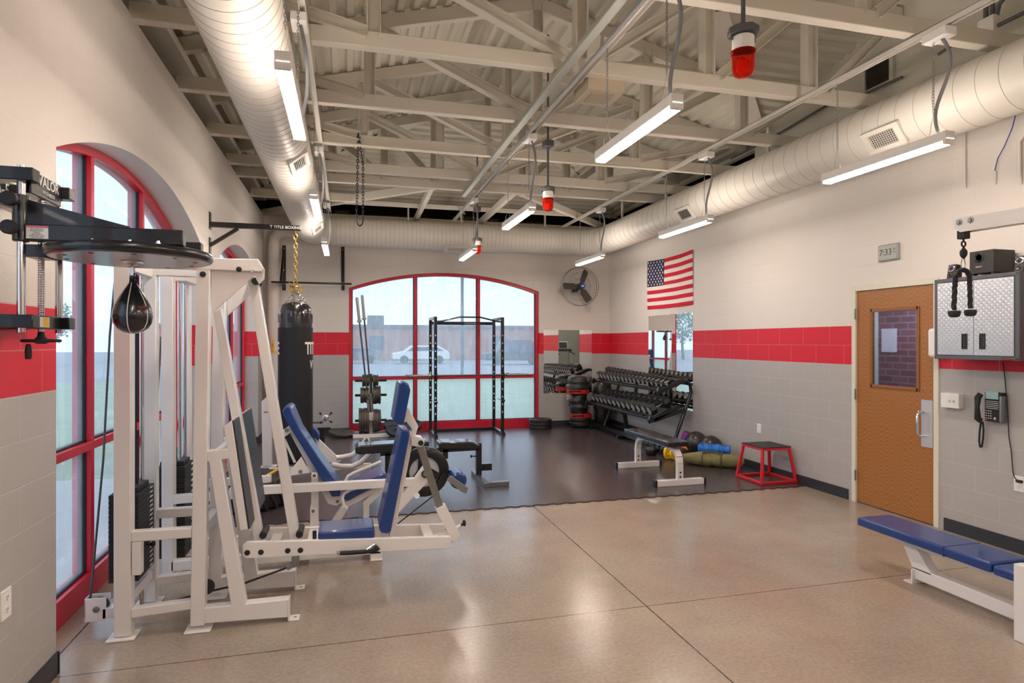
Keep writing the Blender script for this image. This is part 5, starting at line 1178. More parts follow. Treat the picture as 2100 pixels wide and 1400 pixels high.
# ================================================ PLATE TREE
TX, TY = .40, 11.1
t = thing('plate_tree', 'white footed plate tree with pegs loaded with iron plates, left of the power rack', 'plate rack', (TX, TY, MZ))
b = MB().box(TX-.03, TX+.03, TY-.03, TY+.03, MZ, .46); build('lower_post', b, M_white, t, bevel=.004)
b = MB().box(TX-.026, TX+.026, TY-.026, TY+.026, .46, 1.1); build('upper_post', b, M_iron, t, bevel=.003)
for yy in (TY-.16, TY+.2):
    b = MB().box(TX-.31, TX+.31, yy-.03, yy+.03, MZ, MZ+.06); f_ = build('foot_bar', b, M_white, t, bevel=.004)
    b = MB().box(TX-.325, TX-.308, yy-.032, yy+.032, MZ, MZ+.062).box(TX+.308, TX+.325, yy-.032, yy+.032, MZ, MZ+.062); build_each('foot_cap', b, M_black, f_)
b = MB().box(TX-.025, TX+.025, TY-.16, TY+.2, MZ, MZ+.05); build('base_spine', b, M_white, t)
zs_ = [at(750, 780, Y=TY).z, at(750, 810, Y=TY).z, at(750, 862, Y=TY).z]
for i, z in enumerate(zs_):
    for s_ in (-1, 1):
        b = MB().cyl((TX+s_*.02, TY, z), (TX+s_*.27, TY, z), .022, 14); build('peg', b, M_blackm, t)
for x in (-.03, .03):
    b = MB().lathe((TX+x, TY-.1, .30), [(.035, 0), (.035, .14), (.029, .14), (.029, .01)], n=16); build('bar_holder', b, M_white, t)
lv = ['top', 'middle', 'bottom']; sdn = {-1: 'left', 1: 'right'}
def plate(lab, c, ax, r, th, group='iron weight plates', m=None, hole=.026):
    c = Vector(c); t_ = thing('weight_plate', lab, 'weight plate', c, group)
    b = MB().lathe(c, [(hole, 0), (r*.32, 0), (r*.36, th*.2), (r*.8, th*.2), (r*.86, 0), (r*.985, 0), (r, th*.12), (r, th*.88), (r*.985, th), (r*.86, th), (r*.8, th*.8), (r*.36, th*.8), (r*.32, th), (hole, th)], axis=ax, n=36, closed=True)
    build('plate_body', b, m or M_iron, t_); return t_
spec_ = {(0, -1): (5, .108, .02), (0, 1): (4, .10, .02), (1, -1): (5, .138, .026), (1, 1): (4, .16, .03), (2, -1): (4, .225, .04), (2, 1): (3, .20, .042)}
for (i, s_), (n, r, th) in spec_.items():
    for k in range(n):
        x0 = TX + s_*(.035 + k*(th+.003)) ; rr = r - (.01 if (k % 3 == 2) else 0)
        plate('round iron plate on the %s %s peg of the plate tree, %s from the post' % (lv[i], sdn[s_], ORD[k]), (x0, TY, zs_[i]-.0), (s_, 0, 0), rr, th)
q0, q1 = at(758, 888, Y=TY-.1), at(733, 633, Y=TY-.1)
barbell('steel barbell standing upright in the plate tree, left one', (TX-.03-.1, TY-.1, 1.37), (-.105, 0, 1), 1.06)
barbell('steel barbell standing upright in the plate tree, right one', (TX-.0-.06, TY-.1, 1.40), (-.085, .0, 1), 1.07)
plate('large grey iron plate lying tilted on the floor left of the plate tree', (-.08, 11.2, .06), (.12, -.1, 1), .235, .035, group='plates on the floor')
# ---- black rubber plates leaning behind the plate tree
for i, (x_, y_, an, r_) in enumerate([(.80, 11.28, 18, .19), (1.14, 11.26, -12, .17), (.80, 10.86, 12, .17)]):
    d = Vector((math.sin(R(an)), -.5, 1)).normalized()
    plate(['black rubber plate leaning behind the blue head pad, left one', 'black rubber plate leaning beside the power rack foot', 'black rubber plate lying slanted in front of the left leaning plate'][i], (x_, y_, .12 if i < 2 else .1), d, r_, .05, 'black rubber plates', M_rubber)
for k in range(3):
    plate('black rubber bumper plate in the stack under the right end of the window, ' + ['bottom one', 'middle one', 'top one'][k], (3.55, 11.25, MZ+k*.062), (0, 0, 1), .215, .06, 'stacked black bumper plates', M_rubber)

# ================================================ DUMBBELL RACK AND DUMBBELLS
t = thing('dumbbell_rack', 'black two tier dumbbell rack along the right wall', 'dumbbell rack', (4.75, 9.7, MZ))
YN_, YFF = 8.38, 10.92
for (x0, z0, x1, z1) in ((4.50, .915, 4.90, 1.10), (4.36, .49, 4.80, .70)):
    d = Vector((x1-x0, 0, z1-z0)); 
    for f in (.12, .85):
        c_ = Vector((x0, 0, z0)) + d*f; b = MB().beam((c_.x, YN_, c_.z), (c_.x, YFF, c_.z), .07, .03, up=(-d.z, 0, d.x)); build('tray_rail', b, M_black, t, bevel=.003)
    b = MB()
    for y in (YN_, YFF):
        b = MB(); b.beam((x0-.03, y, z0-.02), (x1+.02, y, z1-.02), .05, .06, up=(0, 0, 1)).prism([(x0-.03, y-.025, z0), (x0+.05, y-.025, z0+.03), (x0-.01, y-.025, z0+.07)], (0, .05, 0))
        build('tray_end', b, M_black, t, bevel=.003)
for y in (YN_, 9.7, YFF):
    fr2 = MB()
    if y == 9.7: fr2.beam((4.62, y, .1), (4.55, y, .52), .05, .06).beam((4.75, y, .66), (4.8, y, 1.02), .05, .05).beam((4.5, y, .45), (4.86, y, .62), .05, .05)
    else:
        fr2.tube([(4.72, y, .06), (4.78, y, .22), (5.0, y, .78), (5.04, y, .90), (5.03, y, 1.0), (4.96, y, 1.07), (4.87, y, 1.07), (4.78, y, 1.0)], .028, 12).beam((4.42, y, .49), (4.93, y, .64), .05, .06)
    build('side_frame', fr2, M_black, t)
    b = MB().box(4.42, 5.0, y-.03, y+.03, MZ, MZ+.055); build('foot', b, M_black, t, bevel=.004)
b = MB().box(4.50, 4.56, YN_, YFF+.1, MZ+.055, MZ+.11).box(4.8, 4.85, YN_, YFF, MZ+.055, MZ+.1); build_each('base_rail', b, M_black, t, bevel=.003)
def dumbbell(lab, c, d, rad, half, group):
    c = Vector(c); d = Vector(d).normalized(); t_ = thing('dumbbell', lab, 'dumbbell', c, group)
    a = d.cross(Vector((0, 1, 0))).normalized(); e = Vector((0, 1, 0)); hl = rad*1.15
    b = MB().tube([c-d*(half-hl), c-d*(half-hl)*.4, c+d*(half-hl)*.4, c+d*(half-hl)], [.013, .017, .017, .013], 12); build('handle', b, M_chrome, t_)
    for s_ in (-1, 1):
        rs = [(rad*.7, half-hl-.004), (rad, half-hl+.012), (rad, half-.012), (rad*.74, half)]; b = MB(); base = 0; n = 6
        for (r_, h_) in rs: b.v += [tuple(c + d*(s_*h_) + a*(r_*math.cos(2*PI*(j+.5)/6)) + e*(r_*math.sin(2*PI*(j+.5)/6))) for j in range(6)]
        for i in range(3):
            for j in range(6): b.f.append((i*6+j, i*6+(j+1) % 6, (i+1)*6+(j+1) % 6, (i+1)*6+j))
        b.f.append(tuple(range(6))); b.f.append(tuple(range(18, 24)))
        h_ = build('head', b, M_hex, t_, angle=20)
        b = MB(); p_ = c + d*(s_*(half+.0006)); b.prism([p_ + a*(rad*.7*math.cos(2*PI*(j+.5)/6)) + e*(rad*.7*math.sin(2*PI*(j+.5)/6)) for j in range(6)], d*(s_*.001)); build('head_face', b, M_hexend, h_)
    return t_
du, dl = Vector((.40, 0, .185)).normalized(), Vector((.44, 0, .21)).normalized()
for k in range(17):
    f = k/16; y = 8.47 + (10.78-8.47)*f; rad = .042 + .034*f**.8; half = .105+.035*f
    c = Vector((4.68, y, 1.015+rad*.9)) + Vector((-.02*f, 0, 0))
    dumbbell('black hex dumbbell on the upper tier of the rack, %s from the near end' % ORD[k], c, du, rad, half, 'dumbbells on the upper tier')
for k in range(13):
    f = k/12; y = 8.52 + (10.76-8.52)*f; rad = .093 - .018*f; half = .175-.02*f
    dumbbell('black hex dumbbell on the lower tier of the rack, %s from the near end' % ORD[k], (4.57, y, .60+rad*.95), dl, rad, half, 'dumbbells on the lower tier')

# ================================================ BAGS BY THE BACK RIGHT CORNER
def lumpy(b, c, r, h, seed, n=26, k=14, top=.6):
    rnd = random.Random(seed); off = [(rnd.uniform(-.02, .02), rnd.uniform(-.02, .02), rnd.uniform(.93, 1.05)) for _ in range(k+1)]
    base = len(b.v)
    for i in range(k+1):
        f = i/k; e = min(1, (math.sin(PI*min(max(f, .0), 1)))**.16 + .0) if 0 < f < 1 else .45
        ox, oy, sc = off[i]
        for j in range(n):
            a = 2*PI*j/n; rr = r*e*sc*(1+.035*math.sin(3*a+i)+.02*math.sin(7*a+i*2)); b.v.append((c[0]+ox+rr*math.cos(a), c[1]+oy+rr*math.sin(a), c[2]+h*f))
    for i in range(k):
        for j in range(n): b.f.append((base+i*n+j, base+i*n+(j+1) % n, base+(i+1)*n+(j+1) % n, base+(i+1)*n+j))
    b.f.append(tuple(base+j for j in range(n-1, -1, -1))); b.f.append(tuple(base+k*n+j for j in range(n))); return b
M_bag = mat('bag_leather', '24221F', .38, coat=.2, bump=.5, bscale=14, dist=.02)
M_redb = mat('bag_red', 'C8241E', .5, bump=.4, bscale=20, dist=.01)
z_ = MZ
for i, (h, r, lab) in enumerate([(.27, .205, 'bottom'), (.44, .185, 'middle'), (.36, .215, 'top')]):
    c = (4.33 + (.03, -.01, -.03)[i], 11.22, z_)
    t = thing('training_sandbag', 'black leather training bag by the dumbbell rack, %s of the standing pile' % lab, 'training bag', c, 'piled training bags')
    build('bag_body', lumpy(MB(), c, r, h, 11+i), M_bag, t, angle=80)
    if i in (0, 2):
        zz = z_ + (h-.045 if i == 0 else .05)
        b = MB(); b.lathe((c[0], c[1], zz-.04), [(r*.9, 0), (r*1.01, .01), (r*1.02, .08), (r*.9, .09)], n=30, closed=True); build('red_band', b, M_redb, t)
        b = MB().tube([(c[0]-r*.9, c[1]-r*.5, zz), (c[0]-r*1.1, c[1]-r*.85, zz+.02), (c[0]-r*.6, c[1]-r*1.25, zz+.03), (c[0]-r*.1, c[1]-r*1.05, zz+.02)], .014, 8); build('carry_handle', b, M_blackm, t)
    z_ += h-.035
t = thing('punching_dummy', 'black cylinder bag standing in the corner behind the dumbbell rack', 'training bag', (4.83, 11.25, MZ))
build('bag_body', lumpy(MB(), (4.83, 11.25, MZ), .19, .93, 31, k=10), M_bag, t, angle=80)
# ================================================ FLAT BENCH
t = thing('flat_bench', 'flat bench with black pad and white curved legs in front of the dumbbell rack', 'weight bench', (3.70, 6.95, MZ))
b = MB().box(3.565, 3.845, 6.42, 7.6, .445, .505); build('pad', b, M_vinyl, t, bevel=.015, seg=4)
b = MB().box(3.67, 3.73, 6.6, 7.4, .405, .445); build('spine', b, M_white, t)
for yy, s_ in ((6.40, 1), (7.46, -1)):
    w = .05; pts_ = [(yy, .07), (yy, .26), (yy+s_*.015, .33), (yy+s_*.06, .385), (yy+s_*.12, .41), (yy+s_*.22, .42)]
    b = MB()
    for (a0, c0), (a1, c1) in zip(pts_, pts_[1:]): b.beam((3.70, a0, c0), (3.70, a1, c1), .075, .045, up=(1, 0, 0) if 0 else (0, s_, 0) if a0 == a1 else (0, -(c1-c0), (a1-a0)))
    l_ = build('curved_leg', b, M_white, t, bevel=.003)
    b = MB()
    for z in (.11, .16): b.lathe((3.70, yy-.0235, z), [(.012, .001), (.01, -.003)], axis=(0, 1, 0), n=10)
    build_each('leg_bolt', b, M_blackm, l_)
    b = MB().box(3.40, 4.0, yy-.035, yy+.035, MZ, MZ+.07); f_ = build('foot_bar', b, M_white, t, bevel=.004)
    b = MB().box(3.375, 3.402, yy-.04, yy+.04, MZ, MZ+.078).box(3.998, 4.025, yy-.04, yy+.04, MZ, MZ+.078); build_each('foot_cap', b, M_black, f_, bevel=.006)
# ================================================ RED PLYO BOX
t = thing('plyo_box', 'red steel plyometric box with black top on the mat edge by the right wall', 'plyo box', (4.86, 6.39, MZ))
cx_, cy_, zt = 4.845, 6.385, .43
B4 = [(-.235, -.235), (.235, -.235), (.235, .235), (-.235, .235)]; T4 = [(-.18, -.18), (.18, -.18), (.18, .18), (-.18, .18)]
for k in range(4):
    bx_, by_ = B4[k]; tx_, ty_ = T4[k]; b = MB().beam((cx_+bx_, cy_+by_, MZ), (cx_+tx_, cy_+ty_, zt-.02), .03, .03, up=(0, 1, 0)); build('leg', b, M_redbox, t, bevel=.003)
    n_ = (k+1) % 4; b = MB().beam((cx_+bx_, cy_+by_, MZ+.017), (cx_+B4[n_][0], cy_+B4[n_][1], MZ+.017), .03, .03); build('base_bar', b, M_redbox, t, bevel=.003)
b = MB().box(cx_-.195, cx_+.195, cy_-.195, cy_+.195, zt-.035, zt-.008); tf = build('top_frame', b, M_redbox, t, bevel=.003)
b = MB().box(cx_-.195, cx_+.195, cy_-.195, cy_+.195, zt-.008, zt+.004); build('top_pad', b, M_rubber, t)
# ================================================ SMALL GEAR
def single_s(name, b, m, lab, cat, loc, group=None, **k): return single(name, b, m, lab, cat, group, loc=loc, **k)
M_ball = mat('ball_leather', '242220', .35, coat=.3, bump=.3, bscale=30)
for i, (x_, y_, r_) in enumerate([(4.92, 8.04, .17), (4.93, 7.68, .165)]):
    t = thing('medicine_ball', ['large black medicine ball against the right wall, left one', 'large black medicine ball against the right wall, right one'][i], 'medicine ball', (x_, y_, MZ), 'black medicine balls')
    build('ball_body', MB().sphere((x_, y_, MZ+r_), r_, r_, r_, 28, 18), M_ball, t)
    b = MB()
    for a in (0, 60, 120): b.tube([(x_+(r_+.0005)*math.cos(R(a))*math.sin(q_), y_+(r_+.0005)*math.sin(R(a))*math.sin(q_), MZ+r_+(r_+.0005)*math.cos(q_)) for q_ in [2*PI*j/30 for j in range(30)]], .0022, 4, closed=True)
    build('seams', b, M_blackm, t)
t = thing('yoga_mat', 'purple rolled exercise mat with pink inside behind the medicine balls', 'rolled mat', (4.85, 8.3, MZ))
b = MB().lathe((4.84, 8.30, MZ+.0), [(.088, .0), (.088, .31), (.062, .31), (.062, .0)], axis=(.28, -.25, 1), n=28, closed=True); build('roll', b, mat('mat_purple', '7A2F8E', .6), t)
b = MB().lathe((4.84, 8.36, MZ+.0), [(.061, .05), (.061, .312), (.035, .312), (.035, .05)], axis=(.28, -.25, 1), n=28, closed=True); build('inner_roll', b, mat('mat_pink', 'C65A78', .6), t)
t = thing('medicine_ball', 'small orange and black medicine ball beside the blue roller', 'medicine ball', (4.55, 7.82, MZ))
build('ball_body', MB().sphere((4.55, 7.82, MZ+.1), .1, .1, .1, 24, 16), mat('ball_orange', 'E8761E', .5), t)
b = MB().lathe((4.55, 7.82, MZ+.1), [(.094, -.04), (.1015, -.02), (.1035, 0), (.1015, .02), (.094, .04)], axis=(.5, .2, .9), n=28); build('black_band', b, M_rubber, t)
t = thing('foam_roller', 'bright blue ridged foam roller lying in front of the medicine balls', 'foam roller', (4.6, 7.3, MZ))
ra, rb_ = at(1432, 928, Z=.085), at(1500, 930, Z=.085); ra = Vector((4.66, 7.56, .20)); rb_ = Vector((4.97, 7.29, .20)); d = (rb_-ra)
pr = []
n = 26; Lr = d.length
for i in range(n): 
    x0 = Lr*i/n; gap = (i % 9 in (0, 2, 4)); r_ = .063 if gap else .073; pr += [(r_, x0+.001), (r_, x0+Lr/n-.001)]
b = MB().lathe(ra, [(.05, 0)] + pr + [(.05, Lr)], axis=d, n=32); build('roller_body', b, mat('roller_blue', '0E6FCB', .45), t)
b = MB().lathe(ra - d*.002, [(.045, 0), (.045, .004)], axis=d, n=20); build('core_end', b, M_blackm, t)
# sandbag
ga, gb = Vector((4.38, 7.50, MZ)), Vector((4.97, 6.98, MZ)); d = (gb-ga); Ls = d.length; d.normalize(); sd_ = Vector((-d.y, d.x, 0))
b = MB(); n = 26; k = 22
for i in range(k+1):
    f = i/k; env = (math.sin(PI*max(.02, min(.98, f))))**.3; pin = 1-.22*math.exp(-((f-.5)/.05)**2)
    for j in range(n):
        a = 2*PI*j/n; ry = .112*env*pin*(1+.05*math.sin(9*f+3*a)); rz = .098*env*pin*(1+.07*math.sin(13*f+2*a))
        p = ga + d*(Ls*f) + sd_*(ry*math.cos(a)) + Vector((0, 0, max(.003, .09+rz*math.sin(a)))); b.v.append(tuple(p))
for i in range(k):
    for j in range(n): b.f.append((i*n+j, i*n+(j+1) % n, (i+1)*n+(j+1) % n, (i+1)*n+j))
b.f.append(tuple(range(n-1, -1, -1))); b.f.append(tuple(k*n+j for j in range(n)))
t = thing('sandbag', 'olive green canvas sandbag lying in front of the blue roller', 'sandbag', (4.6, 7.2, MZ))
build('bag_body', b, mat('canvas_olive', '7E784F', .8, bump=.6, bscale=18, dist=.015, var=.15), t, angle=80)
b = MB()
for f in (.35, .65):
    c = ga + d*(Ls*f); b.tube([c + sd_*(.135*math.cos(a)) + Vector((0, 0, max(.006, .09+.105*math.sin(a)))) for a in [2*PI*j/20 for j in range(20)]], .008, 6, closed=True)
c = ga + d*(Ls*.5); b.tube([c - d*.12 - sd_*.06 + Vector((0, 0, .18)), c - d*.05 - sd_*.07 + Vector((0, 0, .2)), c + d*.05 - sd_*.07 + Vector((0, 0, .2)), c + d*.12 - sd_*.06 + Vector((0, 0, .18))], .012, 8); build('straps', b, mat('strap_olive', '5A5438', .8), t)
# kettlebells, plates by the wall
def kettlebell(lab, x, y, r):
    t = thing('kettlebell', lab, 'kettlebell', (x, y, MZ), 'kettlebells by the wall')
    b = MB().lathe((x, y, MZ), [(r*.6, 0), (r*.75, .003), (r*.95, r*.35), (r, r*.75), (r*.93, r*1.2), (r*.65, r*1.6), (r*.3, r*1.78), (.001, r*1.8)], n=24); build('bell', b, M_iron if 0 else M_black, t)
    b = MB().tube([(x-r*.6, y, MZ+r*1.45), (x-r*.72, y, MZ+r*2.0), (x-r*.5, y, MZ+r*2.45), (x+r*.5, y, MZ+r*2.45), (x+r*.72, y, MZ+r*2.0), (x+r*.6, y, MZ+r*1.45)], .015, 10); build('handle', b, M_black, t)
kettlebell('black kettlebell on the mat under the flat bench, left one', 4.27, 8.18, .085)
kettlebell('black kettlebell on the mat under the flat bench, right one', 4.52, 8.22, .08)
dumbbell('small grey hex dumbbell lying at the left of the kettlebells', (4.16, 8.34, MZ+.06), (.3, .9, 0), .045, .12, 'loose dumbbells')
for i, (x_, y_) in enumerate([(4.34, 7.86), (4.40, 7.80)]):
    plate(['yellow faced rubber plate standing on edge by the flat bench leg, back one', 'yellow faced rubber plate standing on edge by the flat bench leg, front one'][i], (x_, y_, MZ+.085), (.5, -.86, .1), .085, .03, 'small yellow plates', M_yel)
# ================================================ INCLINE BENCH (black)
t = thing('adjustable_bench', 'black adjustable bench lying flat behind the leg press', 'weight bench', (.95, 7.3, MZ))
BYY = 7.15
def bp(px, py): return at(px, py, Y=BYY)
b = MB().prism([bp(*p) for p in [(728, 918), (733, 914), (880, 905), (880, 922), (738, 932), (729, 930)]], (0, .28, 0)); build('back_pad', b, M_vinyl, t, bevel=.014, seg=4)
b = MB().prism([bp(*p) for p in [(900, 911), (905, 907), (968, 906), (985, 913), (983, 921), (972, 921), (908, 922), (901, 918)]], (0, .28, 0)); build('seat_pad', b, M_vinyl, t, bevel=.014, seg=4)
b = MB().prism([at(px, py, Y=BYY+.1) for px, py in [(780, 926), (982, 915), (982, 923), (780, 935)]], (0, .06, 0)); build('spine', b, M_black, t)
p0, p1 = at(977, 912, Y=BYY+.1), at(988, 980, Y=BYY+.1); zf = MZ
b = MB().box(p0.x, p0.x+.065, BYY+.1, BYY+.16, MZ+.03, p0.z+.02); build('rear_post', b, M_black, t, bevel=.003)
b = MB().box(p0.x, p0.x+.065, BYY-.32, BYY+.42, MZ, MZ+.055).box(p0.x+.065, p0.x+.3, BYY-.3, BYY-.235, MZ, MZ+.055); fb = build('base_foot', b, mat('foot_dull_chrome', '85868A', .3, metal=.8), t, bevel=.003)
b = MB().box(p0.x+.06, p0.x+.19, BYY+.1, BYY+.15, .12, .2); build('hook', b, M_black, t)
b = MB().cyl((p0.x, BYY+.09, .3), (p0.x-.06, BYY+.09, .3), .007, 8).sphere((p0.x-.065, BYY+.09, .3), .012, .018, .018, 12, 8); build('adjusting_knob', b, M_blackm, t)
p2 = at(905, 920, Y=BYY+.1); b = MB().box(p2.x+.02, p2.x+.08, BYY+.1, BYY+.16, p2.z-.12, p2.z).box(p2.x-.02, p2.x+.0, BYY+.06, BYY+.2, p2.z-.02, p2.z+.08); build('hinge_bracket', b, M_black, t)
p3 = at(790, 930, Y=BYY+.1); b = MB().box(p3.x, p3.x+.06, BYY+.1, BYY+.16, MZ+.03, p3.z).box(p3.x, p3.x+.06, BYY-.1, BYY+.36, MZ, MZ+.05); build('front_leg', b, M_black, t)
# ================================================ TIRE AND SLEDGEHAMMER
t = thing('tractor_tire', 'big used tire lying flat on the mat behind the leg press', 'tire', (-.99, 6.75, MZ))
tc, ro, ri, th = Vector((-.985, 6.76, MZ)), .40, .21, .29
b = MB().lathe(tc, [(ri, .03), (ri+.05, .0), (ro-.05, 0), (ro-.012, .03), (ro, .08), (ro, th-.08), (ro-.012, th-.03), (ro-.05, th), (ri+.05, th), (ri, th-.03), (ri+.03, th-.06), (ri+.03, .06)], n=56, closed=True); build('tire_body', b, M_rubber, t)
b = MB()
for k in range(22):
    for s_ in (-1, 1):
        a0 = 2*PI*k/22 + (.14 if s_ > 0 else 0); a1 = a0 + .2*s_ if 0 else a0+.2
        z0 = th/2; z1 = th-.01 if s_ > 0 else .01
        b.tube([tc + Vector((ro*math.cos(a0)*1.0, ro*math.sin(a0), z0)), tc + Vector((ro*1.01*math.cos((a0+a1)/2), ro*1.01*math.sin((a0+a1)/2), (z0+z1)/2)), tc + Vector(((ro-.01)*math.cos(a1), (ro-.01)*math.sin(a1), z1))], .017, 6)
build('tread_lugs', b, M_rubber, t)
t = thing('sledgehammer', 'sledgehammer with yellow handle lying across the tire', 'sledgehammer', at(538, 982, Z=.33))
h0, h1 = at(516, 994, Z=.325), at(610, 938, Z=.325)
b = MB().tube([h0, h0.lerp(h1, .5), h1], [.016, .013, .018], 12); build('handle', b, M_yel, t)
dd = (h1-h0).normalized(); sd2 = Vector((-dd.y, dd.x, 0)); b = MB().beam(h0 - sd2*.08, h0 + sd2*.08, .06, .06); build('hammer_head', b, M_blackm, t, bevel=.01)
# ================================================ WHITE ROW MACHINE behind the heavy bag
t = thing('row_machine', 'small white floor machine with a labelled post and curved tubes behind the heavy bag', 'exercise machine', (-.6, 8.6, MZ))
b = MB().prism([at(px, py, Y=8.69) for px, py in [(536, 823), (549, 812), (557, 832), (557, 955), (538, 955)]], (0, .1, 0)); ps_ = build('post', b, M_white, t, bevel=.004)
b = MB().box(-1.1, -.9, 8.66, 8.82, MZ, MZ+.01); build('post_foot', b, M_white, t)
q0 = at(541, 848, Y=8.69); q1 = at(549, 872, Y=8.69); b = MB().box(q0.x, q1.x, 8.688, 8.6895, q1.z, q0.z); build('instruction_label', b, M_lbl, ps_)
b = MB().box(q0.x, q1.x, 8.687, 8.6885, at(545, 846, Y=8.69).z, at(545, 843.5, Y=8.69).z); build('warning_strip', b, mat('warn_orange', 'D06020', .5), ps_)
b = MB().prism([at(px, py, Y=8.7) for px, py in [(555, 838), (566, 850), (592, 910), (585, 918), (556, 862)]], (0, .08, 0)); build('side_plate', b, M_white, t, bevel=.003)
b = MB().prism([at(px, py, Y=8.3) for px, py in [(646, 896), (656, 902), (700, 944), (694, 949), (668, 948), (650, 915)]], (0, .05, 0)); build('diagonal_plate', b, M_white, t, bevel=.003)
for k, pts_ in enumerate([[(680, 950), (683, 953), (700, 956), (722, 956), (740, 948), (756, 933), (768, 918)], [(690, 938), (702, 937), (722, 933), (736, 922), (748, 905), (752, 899)]]):
    yy = 7.7 if k == 0 else 8.2
    b = MB().tube([at(px, py, Y=yy-.0) for px, py in pts_], .032, 12); build('curved_tube', b, M_white, t)
b = MB().prism([at(px, py, Y=7.9) for px, py in [(735, 912), (752, 894), (757, 897), (762, 912), (755, 918), (740, 920)]], (0, .012, 0)); fp_ = build('foot_plate_frame', b, M_white, t)
b = MB().prism([at(px, py, Y=7.89) for px, py in [(744, 908), (752, 898), (758, 908), (749, 917)]], (0, .008, 0)); build('grip_tread', b, M_grayp, fp_)
b = MB().prism([at(px, py, Y=8.2) for px, py in [(638, 872), (648, 882), (654, 892), (654, 905), (640, 893)]], (0, .25, 0)); build('knee_pad', b, M_blue, t, bevel=.01)
b = MB().box(-.95, .3, 8.28, 8.34, MZ, MZ+.06); build('base_rail', b, M_white, t)
# black stand with chrome star collar
t = thing('cable_stand', 'small black stand with a chrome star shaped knob behind the heavy bag', 'equipment stand', (-.2, 9.3, MZ))
SY = 9.3; sp_ = lambda px, py, Y=SY: at(px, py, Y=Y)
b = MB().cyl(sp_(590, 867), sp_(662, 866), .012, 8).beam(sp_(590, 880), sp_(678, 878), .04, .03); build('cross_arm', b, M_black, t)
q0 = sp_(661, 880); b = MB().box(q0.x-.035, q0.x+.03, SY, SY+.06, MZ, q0.z); build('post', b, M_black, t)
q1 = sp_(676, 915); b = MB().box(q1.x-.16, q1.x+.02, SY, SY+.06, MZ, MZ+.05).box(q1.x-.02, q1.x+.03, SY-.25, SY+.3, MZ, MZ+.055); build_each('base_bar', b, M_black, t)
c = sp_(668, 856); b = MB().lathe(c, [(.03, -.03), (.045, -.02), (.045, .02), (.03, .03)], axis=(0, 1, 0), n=18).beam(c - Vector((.02, 0, .1)), c, .03, .03)
for a in (40, 140, 225, -40): a = R(a); b.cyl(c, c + Vector((.1*math.cos(a), 0, .1*math.sin(a))), .011, 8)
sk = build('star_knob', b, M_chrome, t)
b = MB()
for a in (40, 140, 225, -40): a = R(a); b.cyl(c + Vector((.075*math.cos(a), 0, .075*math.sin(a))), c + Vector((.115*math.cos(a), 0, .115*math.sin(a))), .014, 8)
build_each('black_tip', b, M_blackm, sk)

# ================================================ BEHIND THE CAMERA: treadmill shown by the mirrors
t = thing('treadmill', 'dark treadmill with a silver console, seen only in the wall mirrors', 'treadmill', (-.35, -3.6, 0))
TXm, TYm = .72, -3.5; t.rotation_euler.z = PI; t.location = (TXm, TYm, 0); _off[t.name] = Vector((TXm, TYm, 0))
b = MB().box(TXm-.4, TXm+.4, TYm-1.7, TYm+.1, .08, .2); build('deck', b, M_blackm, t, bevel=.02)
for s_ in (-1, 1):
    b = MB().beam((TXm+s_*.36, TYm-.1, .15), (TXm+s_*.34, TYm+.1, 1.25), .07, .12); build('upright', b, M_galv, t, bevel=.01)
    b = MB().tube([(TXm+s_*.34, TYm+.08, 1.2), (TXm+s_*.36, TYm-.25, 1.15), (TXm+s_*.36, TYm-.5, 1.1)], .025, 8); build('hand_rail', b, M_blackm, t)
b = MB().box(TXm-.42, TXm+.42, TYm-.02, TYm+.1, 1.22, 1.32); build('console_base', b, M_blackm, t, bevel=.03)
b = MB().cbox((TXm, TYm+.05, 1.5), .5, .05, .36, Matrix.Rotation(R(-15), 3, 'X')); cn = build('console', b, M_galv, t, bevel=.04, seg=4)
b = MB().cbox((TXm, TYm+.02, 1.5), .38, .05, .26, Matrix.Rotation(R(-15), 3, 'X')); build('console_screen', b, M_blackm, cn, bevel=.02)

# ================================================ OUTSIDE
GZ = -.12
b = MB().box(-60, XL-.36, -40, 30, GZ-.1, GZ).box(XL-.36, 70, YB+.36, 31, GZ-.1, GZ).box(-60, XL-.36, 30, 31, GZ-.1, GZ); o_ = single('lawn', b, grass_mat(), 'green lawn outside the arched windows', 'lawn', kind='stuff')
b = MB().box(-90, 120, 31, 120, GZ-.1, GZ-.02); single('parking_lot', b, mat('asphalt', '8F9296', .9, var=.1), 'grey road and car park beyond the lawn', 'road', kind=None)
b = MB().box(XL-2.6, XL-.37, -3, 9.0, GZ, GZ+.03); single('footpath', b, mat('path_concrete', 'B9B9B4', .9, var=.08), 'pale concrete path outside the near left window', 'path')
t = thing('brick_building', 'long low brick building beyond the road outside the back window', 'building', (5, 62, GZ))
b = MB().box(-16, 42, 60, 75, GZ, 2.95); bd_ = build('wall', b, mat('far_brick', 'B08478', .9, var=.08), t)
b = MB().box(-16.2, 42.2, 59.8, 75.2, 2.95, 3.25); build('roof_edge', b, mat('far_trim', '6E6A70', .8), t)
for x_ in (-2, 2, 14, 22): b = MB().box(x_, x_+1.3, 59.9, 60.02, .9, 2.2); build('window', b, mat('far_glass', '4A5564', .3), t)
b = MB().box(2.0, 3.6, 64, 66, 3.25, 4.3).box(26, 27.5, 64, 66, 3.25, 4.2); build('roof_unit', b, _m['far_trim'], t)
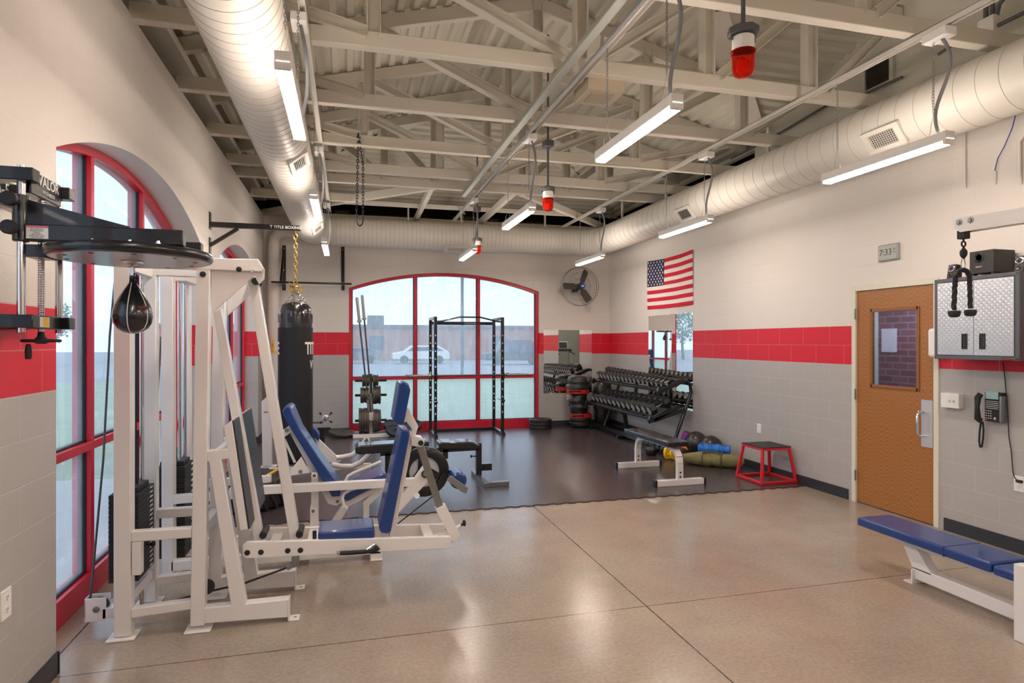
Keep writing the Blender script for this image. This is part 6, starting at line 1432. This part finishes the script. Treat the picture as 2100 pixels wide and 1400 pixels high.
def car(x, y, m, lab, s=1.0, van=False):
    t = thing('parked_car', lab, 'car', (x, y, GZ)); L, Hh = 4.6*s, (1.9 if van else 1.45)*s
    pr = [(0, .35), (0, .85), (.9, 1.0), (1.5, Hh), (3.6, Hh), (4.5, .95), (4.6, .5), (4.5, .3)]
    b = MB().prism([(x+a*s, y, GZ+c) for a, c in pr], (0, 1.8, 0)); build('body', b, m, t, bevel=.08)
    b = MB().prism([(x+a*s, y-.01, GZ+c) for a, c in [(1.15, 1.02), (1.6, Hh-.1), (3.5, Hh-.1), (4.1, 1.02)]], (0, .02, 0)); build('side_window', b, _m['far_glass'], t)
    for a in (.9, 3.7): b = MB().cyl((x+a*s, y-.02, GZ+.33), (x+a*s, y+.2, GZ+.33), .33, 18); build('wheel', b, M_blackm, t)
car(3.5, 50, M_white, 'white parked car seen through the left part of the back window'); car(10.2, 46, mat('car_dark', '2F3A48', .4), 'dark parked car seen behind the power rack', van=True)
car(13.5, 36, M_white, 'white pickup seen through the right part of the back window', 1.1); car(16.5, 52, mat('car_blue', '33507A', .4), 'blue parked van seen through the right part of the back window', 1.1, van=True); car(-1.5, 52, mat('car_grey', '6A6A6E', .4), 'grey parked car seen through the left edge of the back window', .9)
t = thing('light_pole', 'dark light pole on the lawn outside the back window', 'pole', (6.0, 33, GZ))
b = MB().cyl((6.0, 33, GZ), (6.0, 33, 9), .085, 12); build('pole', b, mat('pole_dark', '3E444E', .5), t)
b = MB().box(5.7, 6.3, 32.6, 33.4, 9, 9.15); build('lamp_head', b, _m['pole_dark'], t)
def tree(x, y, h, seed, lab):
    t = thing('tree', lab, 'tree', (x, y, GZ), 'trees outside'); rnd = random.Random(seed)
    b = MB().tube([(x, y, GZ), (x+.1, y, h*.3), (x, y+.1, h*.7)], [.16, .13, .05], 8); build('trunk', b, mat('bark', '6A5A4A', .9), t)
    b = MB()
    for k in range(900):
        th_ = rnd.uniform(0, 2*PI); ph = math.acos(rnd.uniform(-1, 1)); rr = h*.32*rnd.uniform(.5, 1)
        p = Vector((x+rr*math.sin(ph)*math.cos(th_), y+rr*math.sin(ph)*math.sin(th_), h*.65+rr*1.1*math.cos(ph))); a = Vector((rnd.uniform(-1, 1), rnd.uniform(-1, 1), rnd.uniform(-1, 1))).normalized()*.16; c_ = a.cross(Vector((0, 0, 1)))
        b.add([p-a, p+c_, p+a, p-c_], [(0, 1, 2, 3)])
    build('crown', b, mat('leaf', '6F8A55', .8, var=.3), t)
tree(-30, 48, 6, 1, 'leafy tree on the lawn far outside the left windows, left one'); tree(-22, 55, 5, 2, 'leafy tree on the lawn far outside the left windows, right one')
